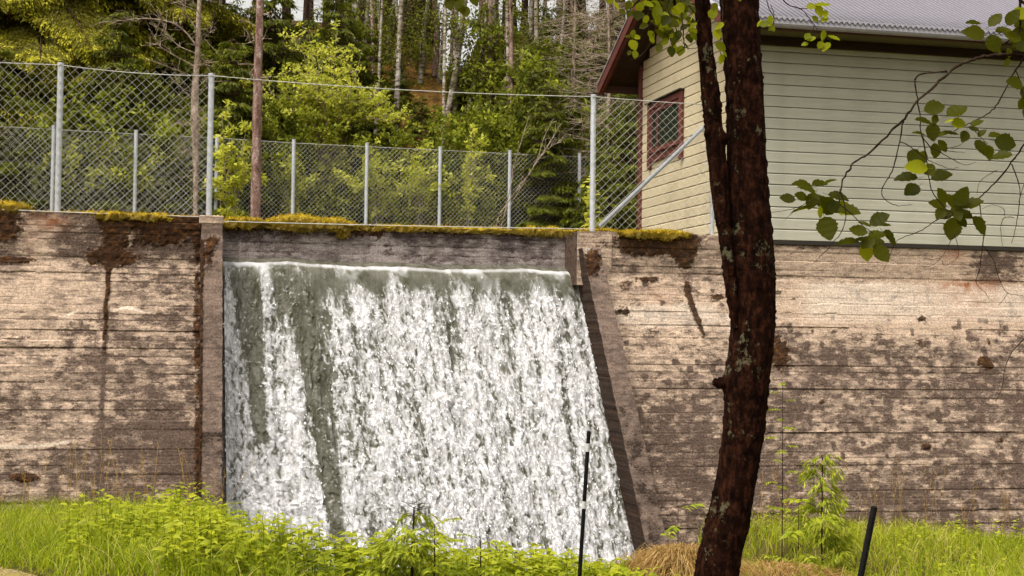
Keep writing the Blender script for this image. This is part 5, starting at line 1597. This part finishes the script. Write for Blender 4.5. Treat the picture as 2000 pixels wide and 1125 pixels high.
def name_bays(items, what):
    # say which bay of the thin fence each one stands behind, counted up the slope
    bays = {}
    for u, D, o in items: bays.setdefault(int(np.searchsorted(bu[3:-1], u)), []).append((D, o))
    for b, l in bays.items():
        l.sort(key=lambda q: q[0])
        where = ('left of the first thin fence post' if b == 0 else 'right of the last thin fence post' if b >= len(bu) - 4 else 'between thin fence posts %s and %s' % (ORD[b - 1], ORD[b]))
        for k, (D, o) in enumerate(l): o['label'] = '%s, %s up the slope %s' % (what, ORD[min(k, 27)], where)
for i, (u, D, s) in enumerate([(450, 38.5, 1.2), (560, 41, 1.0), (655, 42, 1.25), (705, 40.5, .8), (1010, 42.5, .65), (1062, 40, .95), (1108, 41, 1.05), (1170, 37, 1.0), (1216, 35, 1.0), (815, 45, .6), (340, 38, 1.1), (215, 38, 1.1), (958, 45, .55), (905, 50, .6), (1140, 46, 1.1), (715, 47, .9), (600, 46, 1.3), (520, 44, 1.3), (-20, 36, 1.1), (1270, 40, 1.2), (100, 40, 1.2), (850, 46, .45), (1040, 48, 1.0), (1195, 44, 1.25), (770, 50, .45), (430, 47, 1.4), (1240, 33, .9), (1190, 31, .75)]):
    lab_y.append((u, D, plant_out(young[i % 3], on_hill(u, D), r.uniform(0, 6.3), s, 'young_spruce', '', 'tree', 'young spruces behind the fence')))
name_bays(lab_y, 'young spruce')
for i in range(108):
    ux = r.uniform(-20, 1240) if i > 19 else r.uniform(-10, 470)
    D = float(Df(ux)) + (r.uniform(.5, 1.6) if i < 20 else r.uniform(.8, 3.5) if i % 2 else r.uniform(3, 15))
    sz = r.uniform(.8, 1.4) * (.5 if 735 < ux < 1010 and D > Df(ux) + 3 else 1)
    lab_s.append((ux, D, plant_out(scrub[i % 4 if i > 19 else (i % 2) * 2 - 1], on_hill(ux, D), r.uniform(0, 6.3), sz, 'shrub', '', 'shrub', 'shrubs in the undergrowth')))
for i in range(30):
    ux = r.uniform(940, 1250) if i % 3 else r.uniform(100, 500)
    D = float(Df(ux)) + r.uniform(1.5, 9)
    lab_s.append((ux, D, plant_out(scrub[(0, 2, 3, 1)[i % 4]], on_hill(ux, D), r.uniform(0, 6.3), r.uniform(1.3, 1.9), 'shrub', '', 'shrub', 'shrubs in the undergrowth')))
name_bays(lab_s, 'scrubby shrub')
def proto_birch(seed, H):
    r = np.random.default_rng(seed)
    w, b, g = G(), G(), G()
    P = trunk_tube(w, np.zeros(3), H, .085, r, .05, 9)
    n = 30
    A = P[r.integers(6, 14, n)]
    B = A + unit(r.normal(size=(n, 3)) * (1, 1, .4) + (0, 0, .4)) * r.uniform(.5, 1.6, n)[:, None]
    b.add(*sticks(A, B, .014, .004, 4))
    k = r.integers(0, n, 900)
    Q = A[k] + (B - A)[k] * r.uniform(.3, 1.1, 900)[:, None] + r.normal(size=(900, 3)) * .2
    LV, LF = leaves(Q, r.normal(size=(900, 3)) + (0, 0, -.5), rvec(900, r) + (0, 0, .6), r.uniform(.07, .13, 900), r.uniform(.05, .09, 900))
    g.add(LV, LF, tint=np.repeat(r.random(900) * .9, 4))
    return w.mesh('trunk', MAT_BIRCH if seed < 103 else MAT_PINE, True), b.mesh('dead_branches', MAT_SPB), g.mesh('crown', MAT_BLF)
slim = [proto_birch(101, 12), proto_birch(102, 14), proto_birch(103, 13)]
r = np.random.default_rng(77)
lab_b = {0: [], 1: [], 2: []}
for i in range(34):
    ux = r.choice([r.uniform(690, 1150), r.uniform(690, 1000), r.uniform(130, 500)], p=[.4, .35, .25])
    D = float(Df(ux)) + r.uniform(4, 17)
    k = i % 3
    lab_b[k].append((ux, D, plant_out(slim[k], on_hill(ux, D), r.uniform(0, 6.3), r.uniform(.7, 1.1), 'pine_tree' if k == 2 else 'birch_tree', '', 'tree', 'slim trunks on the slope')))
name_bays(lab_b[0] + lab_b[1], 'slim birch trunk')
name_bays(lab_b[2], 'slim reddish pine trunk')
# dead spruces left of the house: a grey tangle of twigs
for (u, D, H, n, lb) in ((1190, 40, 9, 260, 'dead grey spruce with tangled bare twigs left of the gable'), (1120, 44, 9, 150, 'thin dead spruce with bare twigs behind the grey one')):
    r = np.random.default_rng(u)
    bp = on_hill(u, D)
    t_ = thing('dead_spruce', lb, 'dead tree', bp)
    w, dw = G(), G()
    trunk_tube(w, bp, H, .09, r)
    dead_twigs(r, dw, bp, 2.0, H * .95, n, 1.5, .011, .0, 6)
    obj('trunk', w, MAT_DEADW, t_, smooth=True)
    tag(obj('twigs', dw, MAT_DEADW, t_), kind='stuff')

# leafy ground cover on the slope
r = np.random.default_rng(81)
n = 120000
u = r.uniform(-200, 1320, n)
D = Df(u) + np.where(np.arange(n) % 2, r.uniform(-10, 3.5, n) , r.uniform(2, 22, n))
beh = D > Df(u) + .3
P = atD(u, np.full(n, 600.), D)
keep = fbm(P[:, 0] * .6, P[:, 1] * .6, 0, 91) + .14 * (D < Df(u) + 3.5) > .47
P, D, beh = P[keep], D[keep], beh[keep]
n = len(P)
P[:, 2] = hill_z(P[:, 0], P[:, 1]) + r.random(n) ** 1.2 * (.22 + .15 * ~beh + 1.7 * beh * (D < 44) * fbm(P[:, 0] * 1.0, P[:, 1] * 1.0, 0, 92))
LV, LF = leaves(P, r.normal(size=(n, 3)) + (0, 0, .3), rvec(n, r) * .7 + (0, -.2, 1), r.uniform(.06, .15, n), r.uniform(.035, .08, n))
tag(obj('undergrowth', G().add(LV, LF, tint=np.repeat(np.clip(fbm(P[:, 0] * 1.5, P[:, 1] * 1.5, 0, 93) * .9 - .15 + r.random(n) * .5, 0, 1), 4)), MAT_UNDER), kind='stuff')

# ================================================================== FOREGROUND PLANTS
def blades(P, H, W, lean, r, nseg=3):
    n = len(P)
    az = r.uniform(0, 2 * pi, n)
    d = np.stack([np.cos(az), np.sin(az), np.zeros(n)], -1)
    fz = r.uniform(0, 2 * pi, n)
    s_ = np.stack([np.cos(fz), np.sin(fz), np.zeros(n)], -1)
    t = np.linspace(0, 1, nseg + 1)
    L = lean * r.uniform(.2, 1.3, n)
    V = []
    for k in range(nseg + 1):
        c = P + d * (H * L * t[k] ** 2.2)[:, None]
        c[:, 2] += H * (t[k] - .35 * np.clip(L, 0, 1.2) * t[k] ** 3)
        w = W * (1 - t[k]) ** .7 * .5
        if k < nseg: V += [c - s_ * w[:, None], c + s_ * w[:, None]]
        else: V += [c]
    V = np.stack(V, 1)
    m_ = V.shape[1]
    o = (np.arange(n) * m_)[:, None]
    F = [o + np.array([[2 * k, 2 * k + 1, 2 * k + 3, 2 * k + 2]]) for k in range(nseg - 1)]
    F.append(o + np.array([[2 * nseg - 2, 2 * nseg - 1, 2 * nseg]]))
    return V.reshape(-1, 3), F, m_
def scatter(n, x0, x1, y0, y1, ok, r):
    P = np.stack([r.uniform(x0, x1, n), r.uniform(y0, y1, n)], -1)
    P = P[ok(P[:, 0], P[:, 1])]
    return np.concatenate([P, ground_z(P[:, 0], P[:, 1])[:, None] - .02], 1)
def not_channel(X, Y):
    xr = 6.55 + .06 * (18 - Y)
    return ~((X > .85) & (X < xr + .55) & (Y > 12.7))
path_edge = lambda X: 11.85 - 1.9 * ss(X, -1.05, .1)
r = np.random.default_rng(91)
okl = lambda X, Y: (Y > path_edge(X) + .05 - .35 * (vn(X * 6, Y * 6) > .7)) & (Y < 19.75) & not_channel(X, Y)
P = scatter(30000, -4.5, 1.1, 10.0, 19.7, okl, r)
q = fbm(P[:, 0] * .9, P[:, 1] * .9, 0, 5)
nearp = ss(P[:, 1] - path_edge(P[:, 0]), 0, 1.2)
H = (.16 + .42 * q) * r.uniform(.6, 1.25, len(P)) * (.22 + .78 * nearp)
V, F, m_ = blades(P, H, r.uniform(.006, .013, len(P)), .9, r, 4)
ti = np.clip(.30 + .45 * q + r.normal(size=len(P)) * .20 + (r.random(len(P)) < .06) * .5, 0, 1)
tag(obj('grass', G().add(V, F, tint=np.repeat(ti, m_)), MAT_GRASS), kind='stuff')
okr = lambda X, Y: (X > 6.0) & (Y < wall_y(-1.0) + .02) & not_channel(X, Y) & (Y > 8.5)
P = scatter(36000, 5.5, 16, 8.5, 19.3, okr, r)
q = fbm(P[:, 0] * .9, P[:, 1] * .9, 0, 6)
H = (.10 + .36 * q) * r.uniform(.6, 1.3, len(P))
V, F, m_ = blades(P, H, r.uniform(.006, .014, len(P)), .9, r, 4)
ti = np.clip(.38 + .45 * q + r.normal(size=len(P)) * .22, 0, 1)
tag(obj('grass', G().add(V, F, tint=np.repeat(ti, m_)), MAT_GRASS), kind='stuff')
okm = lambda X, Y: (Y > 8.8) & (Y < 13.1)
P = scatter(14000, .2, 6.2, 9.0, 13.1, okm, r)
q = fbm(P[:, 0] * .9, P[:, 1] * .9, 0, 7)
H = (.08 + .22 * q) * r.uniform(.6, 1.2, len(P))
V, F, m_ = blades(P, H, r.uniform(.006, .012, len(P)), .9, r, 4)
ti = np.clip(.25 + .45 * q + r.normal(size=len(P)) * .15, 0, 1)
tag(obj('grass', G().add(V, F, tint=np.repeat(ti, m_)), MAT_GRASS), kind='stuff')

# herb leaves: lance-shaped, folded, drooping at the tip
def lance(B, A, L, W, r):
    n = len(B)
    A = unit(A)
    up = np.array((0, 0, 1.0)) + r.normal(size=(n, 3)) * .35
    S = unit(np.cross(A, up))
    N = np.cross(S, A)
    ts, ws = (0, .25, .55, .8, 1), (0.10, .95, .85, .45, 0)
    V = []
    for t, w_ in zip(ts, ws):
        c = B + A * (L * t)[:, None] - np.array((0, 0, 1.0)) * (L * .45 * t * t)[:, None]
        V += [c - S * (W * w_ / 2)[:, None] + N * (W * w_ * .18)[:, None], c, c + S * (W * w_ / 2)[:, None] + N * (W * w_ * .18)[:, None]]
    V = np.stack(V, 1)
    o = (np.arange(n) * 15)[:, None]
    F = []
    for k in range(4):
        for s_ in (0, 1): F.append(o + np.array([[k * 3 + s_, k * 3 + s_ + 1, k * 3 + s_ + 4, k * 3 + s_ + 3]]))
    return V.reshape(-1, 3), F
def herbs(P, H, r, g, wood, nl=11, L=.135, W=.05, t0=.2, t1=.95):
    n = len(P)
    lean = r.normal(size=(n, 3)) * .12
    lean[:, 2] = 1
    top = P + lean * H[:, None]
    wood.add(*sticks(P, top, .0035, .002, 3), tint=.3)
    k = np.repeat(np.arange(n), nl)
    f = np.tile(np.linspace(.3, 1, nl), n) + r.normal(size=n * nl) * .03
    az = np.tile(np.arange(nl) * 2.4, n) + np.repeat(r.uniform(0, 6.3, n), nl)
    A = np.stack([np.cos(az), np.sin(az), .25 + .6 * f * r.random(n * nl)], -1)
    sz = (1.15 - .45 * f) * r.uniform(.7, 1.25, n * nl)
    V, F = lance(P[k] + (top - P)[k] * f[:, None], A, L * sz, W * sz * 1.1, r)
    pt_ = r.random(n)
    g.add(V, F, tint=np.repeat(np.clip(t0 + (t1 - t0) * (.45 * f + .35 * pt_[k] + .3 * r.random(n * nl)), 0, 1), 15))
r = np.random.default_rng(95)
g, w = G(), G()
P = scatter(1100, -1.9, 1.0, 10.6, 18.5, lambda X, Y: okl(X, Y) & (X > -1.0 + .22 * (Y - 11)) & (fbm(X * 1.3, Y * 1.3, 0, 12) > .43) & (Y > path_edge(X) + .8), r)
herbs(P, r.uniform(.22, .60, len(P)) * (.6 + .8 * fbm(P[:, 0] * 1.1, P[:, 1] * 1.1, 0, 14)), r, g, w)
P = scatter(760, .4, 5.6, 11.3, 13.2, lambda X, Y: r.random(len(X)) < .8, r)
hmap = np.interp(P[:, 0], [0, 1.0, 1.6, 2.6, 3.5, 4.5, 5.5], [.56, .48, .38, .30, .25, .19, .11])
herbs(P, hmap * r.uniform(.65, 1.1, len(P)), r, g, w)
P = scatter(420, 6.9, 13.5, 11.5, 19.2, lambda X, Y: okr(X, Y) & (fbm(X, Y, 0, 8) > .5), r)
herbs(P, r.uniform(.2, .42, len(P)), r, g, w, 10, .09, .04, .3)
ug = tag(obj('undergrowth', g, MAT_WEED), kind='stuff')
tag(obj('weed_stems', w, MAT_WEED), kind='stuff')

# tall thin seeding grass in front of the walls
def stalks(P, H, r):
    g = G()
    n = len(P)
    top = P + np.stack([r.normal(size=n) * .17, r.normal(size=n) * .1, np.ones(n)], -1) * H[:, None]
    mid = (P + top) / 2 + r.normal(size=(n, 3)) * .015
    g.add(*sticks(P, mid, .0035, .003, 3), tint=.45)
    g.add(*sticks(mid, top, .003, .0018, 3), tint=.6)
    k = np.repeat(np.arange(n), 16)
    f = np.tile(np.linspace(.68, 1, 16), n)
    B = mid[k] + (top - mid)[k] * ((f - .5) * 2)[:, None]
    LV, LF = leaves(B, r.normal(size=(len(B), 3)) * .6 + (0, 0, .9), rvec(len(B), r), r.uniform(.02, .05, len(B)), .007)
    g.add(LV, LF, tint=np.repeat(r.uniform(.3, .95, len(B)), 4))
    V, F, m_ = blades(np.repeat(P, 3, 0), np.repeat(H, 3) * r.uniform(.35, .7, n * 3), np.full(n * 3, .007), .8, r, 3)
    g.add(V, F, tint=np.repeat(r.uniform(.1, .6, n * 3), m_))
    return g
P = np.concatenate([scatter(80, -2.6, .9, 17.0, 19.2, lambda X, Y: X > -9, r), scatter(60, 8.6, 13.2, 17.6, 19.15, lambda X, Y: X > 0, r), scatter(14, 7.4, 8.2, 18, 19.0, lambda X, Y: X > 0, r)])
tag(obj('seeding_grass', stalks(P, r.uniform(.5, 1.15, len(P)), r), MAT_DRY), kind='stuff')
P = scatter(70, 4.9, 6.3, 11.0, 13.0, lambda X, Y: X > 0, r)
tag(obj('seeding_grass', stalks(P, r.uniform(.25, .5, len(P)), r), MAT_WEED), kind='stuff')

# dry straw tussocks by the alder
def tussock(label, u, v, D, R, H, seed, mat=MAT_DRY, n=2600):
    r = np.random.default_rng(seed)
    c = atD(float(u), float(v), D)
    c[2] = float(ground_z(c[0], c[1])) - .02
    a, q = r.uniform(0, 2 * pi, n), np.sqrt(r.random(n)) * R
    P = np.stack([c[0] + np.cos(a) * q * 1.15, c[1] + np.sin(a) * q, np.full(n, c[2])], -1)
    dome = H * np.sqrt(np.clip(1 - (q / R / 1.05) ** 2, 0, 1))
    t = np.linspace(0, 1, 6)
    out = np.stack([np.cos(a), np.sin(a), 0 * a], -1) + r.normal(size=(n, 3)) * (.55, .55, 0)
    L = R * r.uniform(.35, .9, n)
    s_ = rvec(n, r) * (1, 1, .2)
    V = []
    for tt in t:
        p = P + out * (L * tt)[:, None]
        p[:, 2] = c[2] + dome * (.75 + .25 * r.random(n)) + .10 * np.sin(tt * 2.4) - (tt ** 2) * (dome * .85) * r.uniform(.6, 1.1, n)
        w_ = .005 * (1 - tt * .8)
        V += [p - s_ * w_, p + s_ * w_]
    V = np.stack(V, 1)
    o = (np.arange(n) * 12)[:, None]
    F = [o + np.array([[2 * k, 2 * k + 1, 2 * k + 3, 2 * k + 2]]) for k in range(5)]
    g = G().add(V.reshape(-1, 3), F, tint=np.repeat(np.clip(r.normal(size=n) * .25 + .55, 0, 1), 12))
    # mound underneath
    th, ph = np.meshgrid(np.linspace(0, 2 * pi, 20), np.linspace(0, pi / 2, 7))
    S = np.stack([c[0] + R * 1.1 * np.cos(th) * np.cos(ph), c[1] + R * .95 * np.sin(th) * np.cos(ph), c[2] - .05 + H * .9 * np.sin(ph)], -1)
    g.add(S.reshape(-1, 3), grid_faces(7, 20), tint=.05)
    return tag(obj('grass_tussock', g, mat), label, 'tussock')
tussock('straw-coloured grass tussock left of the alder trunk at the foot of the pilaster', 1335, 1100, 13.0, .33, .38, 1, n=3400)
tussock('flattened yellow straw tussock right of the alder trunk', 1510, 1105, 13.5, .50, .36, 2, n=3800)
tussock('pale dry grass clump further right beside the yellow one', 1580, 1120, 12.5, .30, .18, 3, n=1800)

# saplings
def little_spruce(label, u, D, vtop_, R, seed, bare_top=False):
    r = np.random.default_rng(seed)
    p = atD(float(u), 900., D)
    p[2] = float(ground_z(p[0], p[1]))
    H = atD(float(u), float(vtop_), D)[2] - p[2]
    t = thing('spruce_sapling', label, 'sapling', p)
    w, g = G(), G()
    w.add(*tube([p - (0, 0, .1), p + (.01, 0, H * .5), p + (.015, 0, H)], [.014, .011, .006], 7))
    boughs(r, g, w, p, H * 1.1, H * .1, H * (.80 if bare_top else 1.0), R, .11, 4, .6, .2, 1500, .075, .016, 1.0, .6, .03, .3, .22)
    if bare_top:
        A = np.repeat((p + (.013, 0, H * .86))[None], 12, 0) + np.stack([0 * np.arange(12.), 0 * np.arange(12.), r.uniform(0, .12, 12)], -1)
        az = r.uniform(0, 6.3, 12)
        w.add(*sticks(A, A + np.stack([np.cos(az) * .13, np.sin(az) * .13, r.uniform(-.02, .06, 12)], -1), .003, .0015, 3))
    obj('trunk', w, MAT_TWIG, t); obj('crown', g, MAT_WSPR, t)
MAT_WSPR = leafmat('light_spruce_needles', [(0, (.10, .13, .010, 1)), (.5, (.26, .31, .02, 1)), (1, (.48, .50, .04, 1))], .5)
def pinnate(label, u, D, vtop_, seed, n=9, L=.28, spread=.35, name='rowan_sapling'):
    """sapling whose leaves are made of paired leaflets"""
    r = np.random.default_rng(seed)
    p = atD(float(u), 900., D)
    p[2] = float(ground_z(p[0], p[1]))
    H = atD(float(u), float(vtop_), D)[2] - p[2]
    t = thing(name, label, 'sapling', p)
    w, g = G(), G()
    w.add(*tube([p - (0, 0, .05), p + (.01, .01, H * .5), p + (.0, .0, H)], [.008, .006, .003], 5))
    for k in range(n):
        f = .3 + .7 * (k + .5) / n
        az = k * 2.4 + r.uniform(-.4, .4)
        s0 = p + np.array((0, 0, H * f))
        d = np.array((cos(az), sin(az), .55 * r.uniform(.4, 1.2)))
        l = L * (1.2 - .5 * f) * r.uniform(.8, 1.2)
        tt = np.linspace(0, 1, 8)
        sp = s0 + d * l * tt[:, None] - np.array((0, 0, .35 * l)) * (tt ** 2)[:, None]
        w.add(*sticks(sp[:-1], sp[1:], .002, .002, 3))
        side = np.array((-sin(az), cos(az), .1))
        B = np.concatenate([sp[2:], sp[2:], sp[-1:]])
        A = np.concatenate([side[None] + d * .5 + 0 * sp[2:], -side[None] + d * .5 + 0 * sp[2:], d[None]]) + r.normal(size=(len(B), 3)) * .12
        V, F = lance(B, A, l * .33 * r.uniform(.8, 1.2, len(B)), l * .13 + 0 * B[:, 0], r)
        g.add(V, F, tint=np.repeat(r.uniform(.35, .95, len(B)), 15))
    obj('stem', w, MAT_TWIG, t); obj('foliage', g, MAT_WEED, t)
little_spruce('spruce sapling with a bare brown tip in front of the waterfall', 806, 11.2, 990, .30, 201, True)
little_spruce('slender light green spruce sapling by the right wall', 1604, 16.0, 893, .42, 202)
pinnate('tall thin rowan sapling against the right wall', 1528, 17.5, 742, 203, 16, .22)
pinnate('small rowan sapling at the foot of the right pilaster', 1325, 17.0, 985, 204, 9, .34)
pinnate('broad feathery sapling between the alder and the black stake', 1560, 15.5, 975, 205, 16, .40)
pinnate('feathery plant beside the bare-tipped spruce sapling', 850, 11.0, 1022, 206, 14, .24)
pinnate('feathery plant standing on the bank in the middle', 940, 11.3, 1050, 207, 10, .22)
pinnate('feathery plant on the bank before the left dark water lane', 745, 11.5, 1055, 208, 10, .2)
# tuft rooted in the wall joint
pc = atY(214., 563., YW - .02)
t_ = thing('wall_fern', 'tiny pale plant rooted in the joint of the left wall', 'plant', pc)
r = np.random.default_rng(3)
V, F = lance(np.repeat(pc[None], 16, 0), r.normal(size=(16, 3)) * (1, .4, .8) + (0, -.5, .3), r.uniform(.06, .12, 16), np.full(16, .035), r)
obj('foliage', G().add(V, F, tint=np.repeat(r.uniform(.6, 1, 16), 15)), MAT_WEED, t_)

# ------------------------------------------------------------------ stakes
def stake(label, p0, p1, D, r_, bands=()):
    a, b = atD(*map(float, p0), D), atD(*map(float, p1), D)
    gzz = float(ground_z(a[0], a[1]))
    d = unit(b - a)
    a0_ = a - d * max(0.0, (a[2] - gzz + .1) / d[2])
    t = thing('marker_stake', label, 'stake', (a0_[0], a0_[1], gzz))
    L = np.linalg.norm(b - a0_)
    V, F = tube([a0_, a0_ + d * (L - .006), b], [r_, r_, r_ * .6], 14)
    obj('shaft', G().add(V, F), MAT_BLK, t, smooth=False)
    for v0, v1 in bands:
        q0, q1 = a + (b - a) * ((p0[1] - v0) / (p0[1] - p1[1])), a + (b - a) * ((p0[1] - v1) / (p0[1] - p1[1]))
        obj('reflective_band', G().add(*tube([q0, q1], r_ + .0012, 14)), MAT_TAPE, t)
stake('thin black stake with two grey bands in front of the waterfall', (1132, 1125), (1150, 841), 9.2, .0125, ((882, 866), (993, 979)))
stake('thick black stake in the grass at the right', (1681, 1125), (1708, 988), 7.2, .0155)

# pebbles on the path
r = np.random.default_rng(99)
n = 5200
P = np.stack([r.uniform(-4, .4, n), r.uniform(8.5, 11.9, n)], -1)
P = P[P[:, 1] < path_edge(P[:, 0]) - .02]
n = len(P)
z = ground_z(P[:, 0], P[:, 1]) + .02
a = np.linspace(0, 2 * pi, 6)[:-1]
s_ = r.uniform(.006, .02, n)
top = np.stack([P[:, 0], P[:, 1], z + s_ * .7], -1)
ring = np.stack([np.stack([P[:, 0] + s_ * np.cos(q) * r.uniform(.8, 1.2, n), P[:, 1] + s_ * np.sin(q), z], -1) for q in a], 1)
V = np.concatenate([ring, top[:, None]], 1).reshape(-1, 3)
o = (np.arange(n) * 6)[:, None]
tag(obj('pebbles', G().add(V, [o + np.array([[k, (k + 1) % 5, 5]]) for k in range(5)]), MAT_GRAV), kind='stuff')
for o in ROOTS:
    if '_w' in o: del o['_w']
